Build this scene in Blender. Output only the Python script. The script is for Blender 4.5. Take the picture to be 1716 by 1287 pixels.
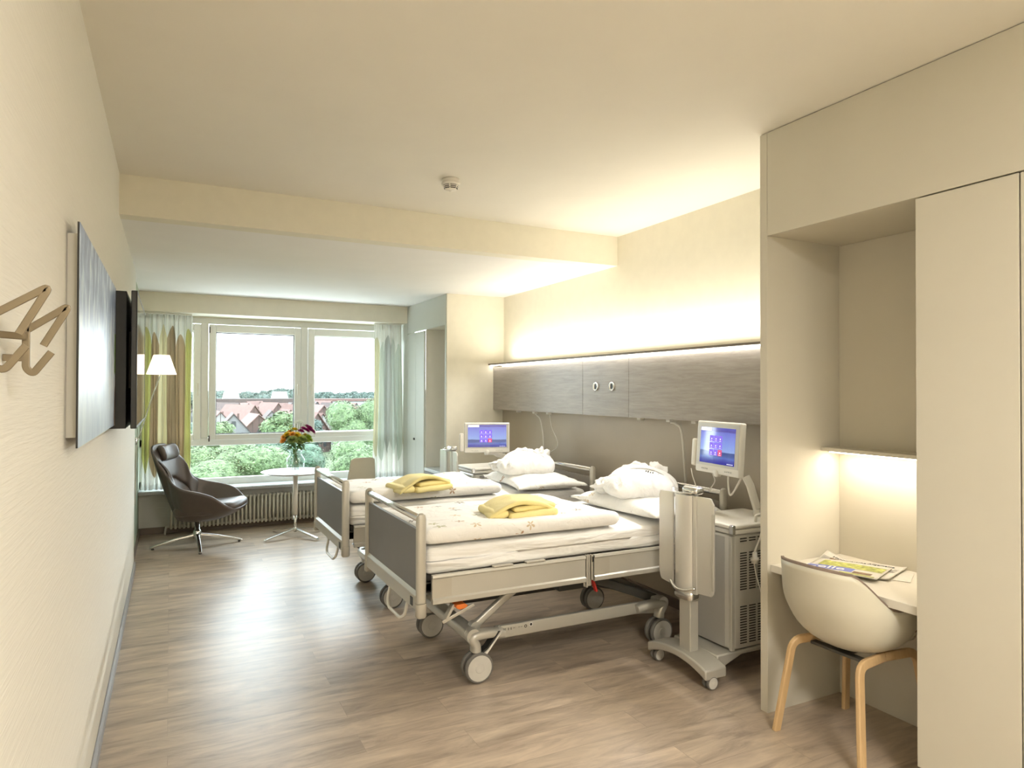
import bpy, bmesh, math, random
from mathutils import Vector, Matrix, noise
PI = math.pi
sc = bpy.context.scene
for o in list(bpy.data.objects): bpy.data.objects.remove(o)
C = sc.collection
random.seed(7)

# ---------------------------------------------------------------- camera
cam = bpy.data.cameras.new('camera'); cam_o = bpy.data.objects.new('camera', cam); C.objects.link(cam_o)
cam.sensor_fit = 'HORIZONTAL'; cam.sensor_width = 36; cam.lens = 36 * 1131.36 / 1716
cam.clip_start = .05; cam.clip_end = 3000
yaw, pit, rol = math.radians(26.854), math.radians(.588), math.radians(.137)
cam_o.matrix_world = (Matrix.Translation((0, 0, 1.6)) @ Matrix.Rotation(-yaw, 4, 'Z') @
                      Matrix.Rotation(PI/2 + pit, 4, 'X') @ Matrix.Rotation(rol, 4, 'Z'))
sc.camera = cam_o
# ---------------------------------------------------------------- sky and exposure
W = bpy.data.worlds.new('sky'); sc.world = W; W.use_nodes = True
wn, wl = W.node_tree.nodes, W.node_tree.links
bg = wn['Background']; bg.inputs['Strength'].default_value = 4.0
tc = wn.new('ShaderNodeTexCoord'); mp = wn.new('ShaderNodeMapping'); mp.inputs['Scale'].default_value = (2, 2, 7)
nz = wn.new('ShaderNodeTexNoise'); nz.inputs['Scale'].default_value = 2.2; nz.inputs['Detail'].default_value = 6
cr = wn.new('ShaderNodeValToRGB')
cr.color_ramp.elements[0].position = .3; cr.color_ramp.elements[0].color = (.78, .89, 1, 1)
cr.color_ramp.elements[1].position = .7; cr.color_ramp.elements[1].color = (.92, .97, 1, 1)
wl.new(tc.outputs['Generated'], mp.inputs['Vector']); wl.new(mp.outputs[0], nz.inputs['Vector'])
wl.new(nz.outputs['Fac'], cr.inputs['Fac']); wl.new(cr.outputs[0], bg.inputs['Color'])
vs = sc.view_settings
vs.view_transform = 'Standard'; vs.look = 'None'; vs.gamma = 1; vs.use_curve_mapping = False
vs.exposure = 1.27
sc.cycles.max_bounces = 8; sc.cycles.diffuse_bounces = 5; sc.cycles.glossy_bounces = 3
sc.cycles.transmission_bounces = 6; sc.cycles.transparent_max_bounces = 12
sc.cycles.caustics_reflective = False; sc.cycles.caustics_refractive = False
sc.cycles.sample_clamp_indirect = 6; sc.cycles.use_denoising = True
P_UP, P_LIP, P_NICHE, P_CEIL = 11.5, 10.0, 1.1, 28.0
WARM = (1, .93, .79); WARM2 = (1, .84, .62)

# ---------------------------------------------------------------- materials
def new_mat(name):
    m = bpy.data.materials.new(name); m.use_nodes = True
    return m, m.node_tree.nodes, m.node_tree.links, m.node_tree.nodes['Principled BSDF']
def mat(name, col, rough=.5, metal=0, var=.04, vs_=12, bump=0, bs=60, spec=.5, coat=0, sheen=0, trans=0, st=(1, 1, 1)):
    m, n, l, p = new_mat(name)
    p.inputs['Roughness'].default_value = rough; p.inputs['Metallic'].default_value = metal
    p.inputs['Specular IOR Level'].default_value = spec
    p.inputs['Coat Weight'].default_value = coat; p.inputs['Sheen Weight'].default_value = sheen
    t = n.new('ShaderNodeTexCoord'); mp = n.new('ShaderNodeMapping'); mp.inputs['Scale'].default_value = st
    l.new(t.outputs['Object'], mp.inputs['Vector'])
    z = n.new('ShaderNodeTexNoise'); z.inputs['Scale'].default_value = vs_; z.inputs['Detail'].default_value = 4
    l.new(mp.outputs[0], z.inputs['Vector'])
    r = n.new('ShaderNodeValToRGB')
    r.color_ramp.elements[0].color = tuple(c*(1-var) for c in col) + (1,)
    r.color_ramp.elements[1].color = tuple(min(1, c*(1+var)) for c in col) + (1,)
    r.color_ramp.elements[0].position = .3; r.color_ramp.elements[1].position = .7
    l.new(z.outputs['Fac'], r.inputs['Fac']); l.new(r.outputs[0], p.inputs['Base Color'])
    if bump:
        b = n.new('ShaderNodeBump'); b.inputs['Strength'].default_value = bump; b.inputs['Distance'].default_value = .01
        y = n.new('ShaderNodeTexNoise'); y.inputs['Scale'].default_value = bs; y.inputs['Detail'].default_value = 5
        l.new(mp.outputs[0], y.inputs['Vector']); l.new(y.outputs['Fac'], b.inputs['Height']); l.new(b.outputs[0], p.inputs['Normal'])
    if trans: p.inputs['Transmission Weight'].default_value = trans
    return m
def emis(name, col, s):
    m, n, l, p = new_mat(name)
    p.inputs['Base Color'].default_value = (*col, 1); p.inputs['Emission Color'].default_value = (*col, 1)
    p.inputs['Emission Strength'].default_value = s
    return m
def wood(name, c1, c2, axis='X', scale=1, rough=.5):
    m, n, l, p = new_mat(name); p.inputs['Roughness'].default_value = rough
    t = n.new('ShaderNodeTexCoord'); mp = n.new('ShaderNodeMapping')
    mp.inputs['Scale'].default_value = {'X': (1, 14, 14), 'Y': (14, 1, 14), 'Z': (14, 14, 1)}[axis]
    l.new(t.outputs['Object'], mp.inputs['Vector'])
    z = n.new('ShaderNodeTexNoise'); z.inputs['Scale'].default_value = 2.2*scale; z.inputs['Detail'].default_value = 9
    z.inputs['Roughness'].default_value = .7; z.inputs['Distortion'].default_value = .5
    l.new(mp.outputs[0], z.inputs['Vector'])
    r = n.new('ShaderNodeValToRGB'); r.color_ramp.elements[0].color = (*c1, 1); r.color_ramp.elements[1].color = (*c2, 1)
    r.color_ramp.elements[0].position = .32; r.color_ramp.elements[1].position = .68
    l.new(z.outputs['Fac'], r.inputs['Fac']); l.new(r.outputs[0], p.inputs['Base Color'])
    b = n.new('ShaderNodeBump'); b.inputs['Strength'].default_value = .15; b.inputs['Distance'].default_value = .004
    l.new(z.outputs['Fac'], b.inputs['Height']); l.new(b.outputs[0], p.inputs['Normal'])
    return m
def math_node(n, l, op, a, b=None, c=None):
    q = n.new('ShaderNodeMath'); q.operation = op
    for i, v in enumerate((a, b, c)):
        if v is None: continue
        if isinstance(v, (int, float)): q.inputs[i].default_value = v
        else: l.new(v, q.inputs[i])
    return q.outputs[0]
def mixc(n, l, fac, a, b):
    q = n.new('ShaderNodeMix'); q.data_type = 'RGBA'
    for s, v in ((q.inputs[0], fac), (q.inputs[6], a), (q.inputs[7], b)):
        if isinstance(v, tuple): s.default_value = (*v, 1) if len(v) == 3 else v
        elif isinstance(v, (int, float)): s.default_value = v
        else: l.new(v, s)
    return q.outputs[2]

def floor_mat():
    m, n, l, p = new_mat('vinyl_plank_floor')
    t = n.new('ShaderNodeTexCoord')
    bk = n.new('ShaderNodeTexBrick'); bk.offset = .37; bk.inputs['Scale'].default_value = 1
    bk.inputs['Brick Width'].default_value = 1.25; bk.inputs['Row Height'].default_value = .185
    bk.inputs['Mortar Size'].default_value = .0012; bk.inputs['Mortar Smooth'].default_value = .2
    bk.inputs['Color1'].default_value = (0, 0, 0, 1); bk.inputs['Color2'].default_value = (1, 1, 1, 1)
    bk.inputs['Mortar'].default_value = (.5, .5, .5, 1); bk.inputs['Bias'].default_value = 0
    l.new(t.outputs['Object'], bk.inputs['Vector'])
    sep = n.new('ShaderNodeSeparateColor'); l.new(bk.outputs['Color'], sep.inputs[0])
    off = n.new('ShaderNodeCombineXYZ'); l.new(math_node(n, l, 'MULTIPLY', sep.outputs[0], 37.), off.inputs[0])
    l.new(math_node(n, l, 'MULTIPLY', sep.outputs[0], 11.), off.inputs[2])
    add = n.new('ShaderNodeVectorMath'); add.operation = 'ADD'; l.new(t.outputs['Object'], add.inputs[0]); l.new(off.outputs[0], add.inputs[1])
    mp = n.new('ShaderNodeMapping'); mp.inputs['Scale'].default_value = (1.3, 6.5, 1); l.new(add.outputs[0], mp.inputs['Vector'])
    z = n.new('ShaderNodeTexNoise'); z.inputs['Scale'].default_value = 1.9; z.inputs['Detail'].default_value = 9; z.inputs['Roughness'].default_value = .66
    z.inputs['Distortion'].default_value = .6; l.new(mp.outputs[0], z.inputs['Vector'])
    r = n.new('ShaderNodeValToRGB'); e = r.color_ramp.elements
    e[0].position = .30; e[0].color = (.25, .195, .15, 1); e[1].position = .70; e[1].color = (.58, .475, .36, 1)
    k = e.new(.5); k.color = (.43, .345, .265, 1)
    l.new(z.outputs['Fac'], r.inputs['Fac'])
    z2 = n.new('ShaderNodeTexNoise'); z2.inputs['Scale'].default_value = 1.3; z2.inputs['Detail'].default_value = 3
    mp2 = n.new('ShaderNodeMapping'); mp2.inputs['Scale'].default_value = (1, 2.5, 1); l.new(add.outputs[0], mp2.inputs['Vector']); l.new(mp2.outputs[0], z2.inputs['Vector'])
    hs = n.new('ShaderNodeHueSaturation'); l.new(r.outputs[0], hs.inputs['Color'])
    l.new(math_node(n, l, 'ADD', math_node(n, l, 'MULTIPLY', z2.outputs['Fac'], .7), math_node(n, l, 'MULTIPLY_ADD', sep.outputs[0], .12, .66)), hs.inputs['Value'])
    col = mixc(n, l, math_node(n, l, 'MULTIPLY', bk.outputs['Fac'], .3), hs.outputs[0], (.10, .07, .05))
    l.new(col, p.inputs['Base Color'])
    p.inputs['Roughness'].default_value = .34; p.inputs['Specular IOR Level'].default_value = .75
    b = n.new('ShaderNodeBump'); b.inputs['Strength'].default_value = .12; b.inputs['Distance'].default_value = .003
    l.new(z.outputs['Fac'], b.inputs['Height']); l.new(b.outputs[0], p.inputs['Normal'])
    return m
def wall_mat(name, col, rib=.5):
    m, n, l, p = new_mat(name); p.inputs['Roughness'].default_value = .75
    t = n.new('ShaderNodeTexCoord'); mp = n.new('ShaderNodeMapping'); mp.inputs['Scale'].default_value = (6, 6, 150)
    l.new(t.outputs['Object'], mp.inputs['Vector'])
    z = n.new('ShaderNodeTexNoise'); z.inputs['Scale'].default_value = 1; z.inputs['Detail'].default_value = 3
    l.new(mp.outputs[0], z.inputs['Vector'])
    b = n.new('ShaderNodeBump'); b.inputs['Strength'].default_value = rib; b.inputs['Distance'].default_value = .002
    l.new(z.outputs['Fac'], b.inputs['Height']); l.new(b.outputs[0], p.inputs['Normal'])
    r = n.new('ShaderNodeValToRGB'); r.color_ramp.elements[0].color = tuple(c*.97 for c in col)+(1,); r.color_ramp.elements[1].color = tuple(min(1, c*1.03) for c in col)+(1,)
    l.new(z.outputs['Fac'], r.inputs['Fac']); l.new(r.outputs[0], p.inputs['Base Color'])
    return m
def flower_mat(name, base, scale=5.0, dens=.45, wr=.3):
    """cream cotton printed with scattered five-petalled flowers, in UV metres"""
    m, n, l, p = new_mat(name); p.inputs['Roughness'].default_value = .85; p.inputs['Sheen Weight'].default_value = .1
    t = n.new('ShaderNodeTexCoord')
    v = n.new('ShaderNodeTexVoronoi'); v.voronoi_dimensions = '2D'; v.inputs['Scale'].default_value = scale; v.inputs['Randomness'].default_value = .75
    l.new(t.outputs['UV'], v.inputs['Vector'])
    sc_ = n.new('ShaderNodeVectorMath'); sc_.operation = 'SCALE'; sc_.inputs['Scale'].default_value = scale; l.new(t.outputs['UV'], sc_.inputs[0])
    ps = n.new('ShaderNodeVectorMath'); ps.operation = 'SCALE'; ps.inputs['Scale'].default_value = 1; l.new(v.outputs['Position'], ps.inputs[0])
    ps.inputs['Scale'].default_value = scale
    d = n.new('ShaderNodeVectorMath'); d.operation = 'SUBTRACT'; l.new(sc_.outputs[0], d.inputs[0]); l.new(ps.outputs[0], d.inputs[1])
    s = n.new('ShaderNodeSeparateXYZ'); l.new(d.outputs[0], s.inputs[0])
    cs = n.new('ShaderNodeSeparateColor'); l.new(v.outputs['Color'], cs.inputs[0])
    ang = math_node(n, l, 'ARCTAN2', s.outputs[1], s.outputs[0])
    ang = math_node(n, l, 'ADD', ang, math_node(n, l, 'MULTIPLY', cs.outputs[0], 6.28))
    rad = n.new('ShaderNodeVectorMath'); rad.operation = 'LENGTH'; l.new(d.outputs[0], rad.inputs[0])
    pet = math_node(n, l, 'POWER', math_node(n, l, 'ABSOLUTE', math_node(n, l, 'COSINE', math_node(n, l, 'MULTIPLY', ang, 2.5))), 1.5)
    size = math_node(n, l, 'MULTIPLY_ADD', cs.outputs[1], .10, .15)
    inside = math_node(n, l, 'LESS_THAN', rad.outputs['Value'], math_node(n, l, 'MULTIPLY', pet, size))
    core = math_node(n, l, 'GREATER_THAN', rad.outputs['Value'], .022)
    show = math_node(n, l, 'LESS_THAN', cs.outputs[2], dens)
    f = math_node(n, l, 'MULTIPLY', math_node(n, l, 'MULTIPLY', inside, core), show)
    r = n.new('ShaderNodeValToRGB'); r.color_ramp.interpolation = 'CONSTANT'; e = r.color_ramp.elements
    e[0].position = 0; e[0].color = (.12, .085, .06, 1); e[1].position = .35; e[1].color = (.42, .22, .10, 1)
    k = e.new(.6); k.color = (.38, .36, .14, 1); k = e.new(.8); k.color = (.62, .48, .30, 1)
    l.new(cs.outputs[0], r.inputs['Fac'])
    # faint curling stems
    w = n.new('ShaderNodeTexNoise'); w.inputs['Scale'].default_value = 5; w.inputs['Detail'].default_value = 1; l.new(t.outputs['UV'], w.inputs['Vector'])
    st = math_node(n, l, 'LESS_THAN', math_node(n, l, 'ABSOLUTE', math_node(n, l, 'SUBTRACT', w.outputs['Fac'], .5)), .004)
    near = math_node(n, l, 'LESS_THAN', rad.outputs['Value'], .33)
    st = math_node(n, l, 'MULTIPLY', math_node(n, l, 'MULTIPLY', st, near), .35)
    c0 = mixc(n, l, st, base, (.55, .47, .33))
    l.new(mixc(n, l, math_node(n, l, 'MULTIPLY', f, .85), c0, r.outputs[0]), p.inputs['Base Color'])
    z = n.new('ShaderNodeTexNoise'); z.inputs['Scale'].default_value = 7; z.inputs['Detail'].default_value = 5; z.inputs['Distortion'].default_value = 1
    l.new(t.outputs['Object'], z.inputs['Vector'])
    b = n.new('ShaderNodeBump'); b.inputs['Strength'].default_value = wr; b.inputs['Distance'].default_value = .03
    l.new(z.outputs['Fac'], b.inputs['Height']); l.new(b.outputs[0], p.inputs['Normal'])
    return m
def cloth_mat(name, col, st=(1, 1, 1), sc_=6, bump=.4, dist=.03, fine=0, sub=0):
    m, n, l, p = new_mat(name); p.inputs['Roughness'].default_value = .85; p.inputs['Sheen Weight'].default_value = .15
    t = n.new('ShaderNodeTexCoord'); mp = n.new('ShaderNodeMapping'); mp.inputs['Scale'].default_value = st; l.new(t.outputs['Object'], mp.inputs['Vector'])
    z = n.new('ShaderNodeTexNoise'); z.inputs['Scale'].default_value = sc_; z.inputs['Detail'].default_value = 3; z.inputs['Distortion'].default_value = .8
    l.new(mp.outputs[0], z.inputs['Vector'])
    b = n.new('ShaderNodeBump'); b.inputs['Strength'].default_value = bump; b.inputs['Distance'].default_value = dist
    l.new(z.outputs['Fac'], b.inputs['Height']); l.new(b.outputs[0], p.inputs['Normal'])
    if fine:
        y = n.new('ShaderNodeTexNoise'); y.inputs['Scale'].default_value = fine; l.new(t.outputs['Object'], y.inputs['Vector'])
        b2 = n.new('ShaderNodeBump'); b2.inputs['Strength'].default_value = .5; b2.inputs['Distance'].default_value = .003
        l.new(y.outputs['Fac'], b2.inputs['Height']); l.new(b.outputs[0], b2.inputs['Normal']); l.new(b2.outputs[0], p.inputs['Normal'])
    r = n.new('ShaderNodeValToRGB'); r.color_ramp.elements[0].color = tuple(c*.95 for c in col)+(1,); r.color_ramp.elements[1].color = (*col, 1)
    l.new(z.outputs['Fac'], r.inputs['Fac']); l.new(r.outputs[0], p.inputs['Base Color'])
    return m
def curtain_mat(name, cols, lo, hi, lw=.10):
    """white sheer with tall overlapping leaf shapes in coloured bands; UV in metres (u along the cloth, v height)"""
    m, n, l, p = new_mat(name); p.inputs['Roughness'].default_value = .9
    t = n.new('ShaderNodeTexCoord'); s = n.new('ShaderNodeSeparateXYZ'); l.new(t.outputs['UV'], s.inputs[0])
    uu = math_node(n, l, 'DIVIDE', s.outputs[0], lw)
    cell = math_node(n, l, 'FLOOR', uu); fr = math_node(n, l, 'SUBTRACT', uu, cell)
    wn_ = n.new('ShaderNodeTexWhiteNoise'); wn_.noise_dimensions = '1D'; l.new(cell, wn_.inputs['W'])
    c = math_node(n, l, 'ABSOLUTE', math_node(n, l, 'MULTIPLY_ADD', fr, 2., -1.))
    # height envelope: the leaf is full width in the middle and pointed at both ends
    v = math_node(n, l, 'DIVIDE', math_node(n, l, 'SUBTRACT', s.outputs[1], math_node(n, l, 'MULTIPLY_ADD', wn_.outputs['Value'], .12, lo)), hi-lo)
    top = math_node(n, l, 'MULTIPLY', math_node(n, l, 'SUBTRACT', 1., v), 11.)
    bot = math_node(n, l, 'MULTIPLY', v, 9.)
    env = math_node(n, l, 'POWER', math_node(n, l, 'MAXIMUM', math_node(n, l, 'MINIMUM', math_node(n, l, 'MINIMUM', top, bot), 1.1), 0.), .6)
    ins = math_node(n, l, 'LESS_THAN', c, env)
    r = n.new('ShaderNodeValToRGB'); r.color_ramp.interpolation = 'CONSTANT'; e = r.color_ramp.elements
    for i, k in enumerate(cols):
        q = e[i] if i < 2 else e.new(i/len(cols))
        q.position = i/len(cols); q.color = (*k, 1)
    l.new(wn_.outputs['Value'], r.inputs['Fac'])
    col = mixc(n, l, ins, (.90, .90, .87), r.outputs[0])
    l.new(col, p.inputs['Base Color'])
    tr = n.new('ShaderNodeBsdfTranslucent'); l.new(col, tr.inputs['Color'])
    mx = n.new('ShaderNodeMixShader'); mx.inputs[0].default_value = .5
    l.new(p.outputs[0], mx.inputs[1]); l.new(tr.outputs[0], mx.inputs[2]); l.new(mx.outputs[0], n['Material Output'].inputs[0])
    return m
def glass_mat(name, tint=(1, 1, 1), refl=.06):
    m, n, l, p = new_mat(name); n.remove(p)
    a = n.new('ShaderNodeBsdfTransparent'); a.inputs[0].default_value = (*tint, 1)
    g = n.new('ShaderNodeBsdfGlossy'); g.inputs['Roughness'].default_value = .02
    f = n.new('ShaderNodeLayerWeight'); f.inputs[0].default_value = .12
    x = n.new('ShaderNodeMixShader'); q = math_node(n, l, 'MULTIPLY_ADD', f.outputs['Facing'], .35, refl)
    l.new(q, x.inputs[0]); l.new(a.outputs[0], x.inputs[1]); l.new(g.outputs[0], x.inputs[2])
    l.new(x.outputs[0], n['Material Output'].inputs[0])
    return m

M = dict(
    floor=floor_mat(),
    wall=wall_mat('cream_wallpaper', (.79, .775, .715), 1.0),
    wallp=mat('cream_painted_wall', (.77, .73, .61), .8, var=.02),
    ceil=mat('ceiling_paint', (.78, .745, .66), .85, var=.015, vs_=3),
    ceil2=mat('soffit_paint', (.82, .80, .77), .85, var=.015, vs_=3),
    green=mat('sage_green_wall', (.33, .38, .28), .6, var=.03),
    taupe=mat('taupe_wall_panel', (.46, .40, .31), .5, var=.03, vs_=4),
    cab=mat('beige_laminate', (.61, .575, .48), .42, var=.015, vs_=3),
    cabi=mat('beige_laminate_inside', (.61, .57, .47), .5, var=.015, vs_=3),
    gcab=mat('pale_grey_laminate', (.56, .57, .52), .4, var=.015, vs_=3),
    desk=mat('pale_worktop', (.68, .645, .56), .35, var=.015, vs_=3),
    drk=mat('dark_trim_and_gap_shade', (.05, .045, .04), .7),  # own colour of gasket, hinge and chamber; painted gap shade on the carcass
    base=mat('grey_baseboard', (.30, .30, .31), .35, var=.05),
    basew=mat('brown_baseboard', (.20, .155, .12), .5, var=.05),
    pvc=mat('white_window_frame', (.78, .78, .74), .3, var=.01),
    stone=mat('speckled_granite', (.42, .43, .43), .35, var=.45, vs_=140),
    silltop=mat('pale_polished_sill', (.66, .70, .72), .2, var=.06, vs_=60),
    rad=mat('cream_radiator_enamel', (.70, .67, .58), .35, var=.02),
    alu=mat('silver_painted_metal', (.52, .49, .42), .38, .35, var=.03, vs_=5),
    alul=mat('light_grey_metal', (.56, .54, .48), .34, .35, var=.02, vs_=5),
    chrome=mat('chrome', (.80, .79, .76), .14, 1, var=.02),
    chromed=mat('brushed_tube', (.74, .735, .71), .24, 1, var=.02),
    board=mat('slate_grey_board', (.20, .195, .19), .38, var=.03, vs_=4),
    boardh=mat('taupe_head_board', (.30, .275, .24), .42, var=.03, vs_=4),
    black=mat('black_plastic', (.025, .024, .023), .35),
    dark=mat('dark_metal', (.085, .08, .07), .45, .3),
    tyre=mat('grey_castor_rubber', (.60, .58, .53), .5, var=.04),
    tyred=mat('dark_castor_rim', (.17, .16, .145), .55),
    plast=mat('ivory_plastic', (.76, .73, .66), .35, var=.015),
    screenb=mat('grey_screen_bezel', (.58, .57, .52), .3, var=.01),
    trol=mat('silver_trolley_body', (.66, .64, .585), .32, .35, var=.02, vs_=3),
    trolb=mat('grey_trolley_panel', (.50, .485, .45), .35, .35, var=.02, vs_=3),
    panelwood=wood('grey_brown_wood', (.30, .268, .235), (.42, .385, .345), 'Y', 1.8, .30),
    beech=wood('light_beech_plywood', (.56, .37, .18), (.68, .48, .26), 'Z', 1, .4),
    leather=mat('dark_brown_leather', (.088, .064, .054), .40, var=.10, vs_=9, bump=.12, bs=220, spec=.9),
    shell=mat('off_white_chair_shell', (.64, .61, .50), .32, var=.01),
    taup=mat('taupe_upholstery', (.24, .18, .14), .8, var=.06, vs_=80, bump=.2, bs=300),
    sheet=cloth_mat('cream_cotton_sheet', (.90, .885, .85), (1.1, 1.1, 7), 2.6, .5, .05),
    sheetf=flower_mat('cream_flower_print_cotton', (.90, .88, .84), 6.0, .65, .5),
    pillf=flower_mat('white_flower_print_cotton', (.90, .89, .86), 6., .35, .9),
    robe=cloth_mat('white_terry', (.90, .89, .87), (1, 1, 1), 6, .8, .04, 260),
    towel=cloth_mat('yellow_terry', (.93, .80, .36), (1, 1, 1), 6, .4, .02, 420),
    hook=mat('bronze_painted_steel', (.25, .20, .13), .38, .5, var=.03),
    shade=None, orange=mat('orange_release_tab', (.80, .20, .03), .4), red=mat('red_lever', (.55, .03, .02), .4),
    paper=mat('newsprint', (.60, .575, .51), .8, var=.04, vs_=40), ink=mat('printing_ink', (.035, .033, .03), .7),
    blue=mat('blue_print', (.17, .20, .52), .6, var=.05), white=mat('white_print', (.85, .85, .82), .6),
    meadow=mat('green_field_print', (.42, .44, .12), .6, var=.5, vs_=45), brownp=mat('brown_photo_print', (.22, .14, .08), .6, var=.5, vs_=60),
    glass=glass_mat('window_glass', (.97, 1, .99), .03), vglass=glass_mat('clear_vase_glass', (.97, 1, 1), .10),
    tvblack=mat('gloss_black_screen', (.008, .008, .009), .04, spec=.8), tvbody=mat('matt_black_case', (.018, .017, .015), .5),
)
M['leaf'] = mat('bouquet_leaf', (.10, .20, .04), .5, var=.4, vs_=30)
M['stem'] = mat('flower_stem', (.13, .24, .06), .5, var=.2)

# ---------------------------------------------------------------- mesh helpers
def B(): return bmesh.new()
def box(bm, x0, x1, y0, y1, z0, z1, rot=None, piv=None):
    vs = [bm.verts.new((x, y, z)) for x in (x0, x1) for y in (y0, y1) for z in (z0, z1)]
    for f in ((0, 1, 3, 2), (4, 6, 7, 5), (0, 4, 5, 1), (2, 3, 7, 6), (0, 2, 6, 4), (1, 5, 7, 3)):
        bm.faces.new([vs[i] for i in f])
    if rot is not None:
        bmesh.ops.rotate(bm, verts=vs, cent=piv or Vector(((x0+x1)/2, (y0+y1)/2, (z0+z1)/2)), matrix=rot)
    return vs
def prism(bm, pts, a0, a1, axis='y'):
    """extrude a 2D outline: axis y -> pts are (x,z); x -> (y,z); z -> (x,y)"""
    f = {'y': lambda p, a: (p[0], a, p[1]), 'x': lambda p, a: (a, p[0], p[1]), 'z': lambda p, a: (p[0], p[1], a)}[axis]
    v0 = [bm.verts.new(f(p, a0)) for p in pts]; v1 = [bm.verts.new(f(p, a1)) for p in pts]
    n = len(pts)
    bm.faces.new(v0); bm.faces.new(v1[::-1])
    for i in range(n): bm.faces.new((v0[i], v1[i], v1[(i+1) % n], v0[(i+1) % n]))
def sweep(bm, path, sec, closed=False, cap=True, up=(0, 0, 1), scale=None):
    """sweep a closed section [(a,b)] along path; a is sideways, b is along up"""
    P = [Vector(p) for p in path]; n = len(P); rings = []
    pu = Vector(up)
    for i in range(n):
        if closed: t = P[(i+1) % n]-P[i-1]
        else: t = P[min(i+1, n-1)]-P[max(i-1, 0)]
        t.normalize()
        s = t.cross(pu)
        if s.length < 1e-3: s = t.cross(Vector((1, 0, 0)) if abs(t.x) < .9 else Vector((0, 1, 0)))
        s.normalize(); u = s.cross(t); pu = u
        k = 1 if scale is None else scale[i]
        rings.append([bm.verts.new(P[i]+s*a*k+u*b*k) for a, b in sec])
    m = len(sec)
    for i in range(n if closed else n-1):
        A, Bq = rings[i], rings[(i+1) % n]
        for j in range(m): bm.faces.new((A[j], A[(j+1) % m], Bq[(j+1) % m], Bq[j]))
    if cap and not closed:
        bm.faces.new(rings[0][::-1]); bm.faces.new(rings[-1])
def circ(r, n=12, ry=None): return [(r*math.cos(2*PI*i/n), (ry or r)*math.sin(2*PI*i/n)) for i in range(n)]
def rrect(w, h, r, n=3):
    out = []
    for cx, cy, a0 in ((w/2-r, h/2-r, 0), (-w/2+r, h/2-r, PI/2), (-w/2+r, -h/2+r, PI), (w/2-r, -h/2+r, 1.5*PI)):
        for k in range(n+1):
            a = a0+k*PI/2/n; out.append((cx+r*math.cos(a), cy+r*math.sin(a)))
    return out
def tube(bm, path, r, n=10, closed=False, up=(0, 0, 1), scale=None): sweep(bm, path, circ(r, n), closed, True, up, scale)
def smooth_path(pts, k=6):
    P = [Vector(p) for p in pts]; out = []
    for i in range(len(P)-1):
        a = P[max(i-1, 0)]; b = P[i]; c = P[i+1]; d = P[min(i+2, len(P)-1)]
        for j in range(k):
            t = j/k
            out.append(.5*((2*b)+(c-a)*t+(2*a-5*b+4*c-d)*t*t+(3*b-3*c+d-a)*t**3))
    out.append(P[-1]); return out
def round_path(pts, r, k=5):
    """polyline with corners rounded by radius r"""
    P = [Vector(p) for p in pts]; out = [P[0]]
    for i in range(1, len(P)-1):
        a = (P[i-1]-P[i]); b = (P[i+1]-P[i]); ra = min(r, a.length*.45, b.length*.45)
        A = P[i]+a.normalized()*ra; D = P[i]+b.normalized()*ra
        for j in range(k+1):
            t = j/k; out.append((1-t)**2*A+2*t*(1-t)*P[i]+t*t*D)
    out.append(P[-1]); return out
def lathe(bm, prof, c=(0, 0, 0), n=32, axis='z', cap=True):
    rings = []
    for r, z in prof:
        ring = []
        for i in range(n):
            a = 2*PI*i/n; x, y = r*math.cos(a), r*math.sin(a)
            q = (x, y, z) if axis == 'z' else ((x, z, y) if axis == 'y' else (z, x, y))
            ring.append(bm.verts.new((q[0]+c[0], q[1]+c[1], q[2]+c[2])))
        rings.append(ring)
    for A, D in zip(rings, rings[1:]):
        for i in range(n): bm.faces.new((A[i], A[(i+1) % n], D[(i+1) % n], D[i]))
    if cap:
        for q in (rings[0][::-1], rings[-1]):
            bm.faces.new(q)
def grid(bm, nu, nv, f, wrap_u=False, uvf=None):
    V = [[bm.verts.new(f(i/nu, j/nv)) for j in range(nv+1)] for i in range(nu if wrap_u else nu+1)]
    uvl = bm.loops.layers.uv.verify() if uvf else None
    for i in range(nu):
        for j in range(nv):
            i2 = (i+1) % nu if wrap_u else i+1
            fc = bm.faces.new((V[i][j], V[i2][j], V[i2][j+1], V[i][j+1]))
            if uvf:
                for lp, (a, b) in zip(fc.loops, ((i, j), (i+1, j), (i+1, j+1), (i, j+1))): lp[uvl].uv = uvf(a/nu, b/nv)
    return V
def ell(bm, c, r, sub=2, nz_=0, ns=3, seed=0):
    g = bmesh.ops.create_icosphere(bm, subdivisions=sub, radius=1)['verts']
    for v in g:
        k = 1+nz_*noise.noise(v.co*ns+Vector((seed*7.1, seed*3.3, 0)))
        v.co = Vector((v.co.x*r[0]*k+c[0], v.co.y*r[1]*k+c[1], v.co.z*r[2]*k+c[2]))
    return g
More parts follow.
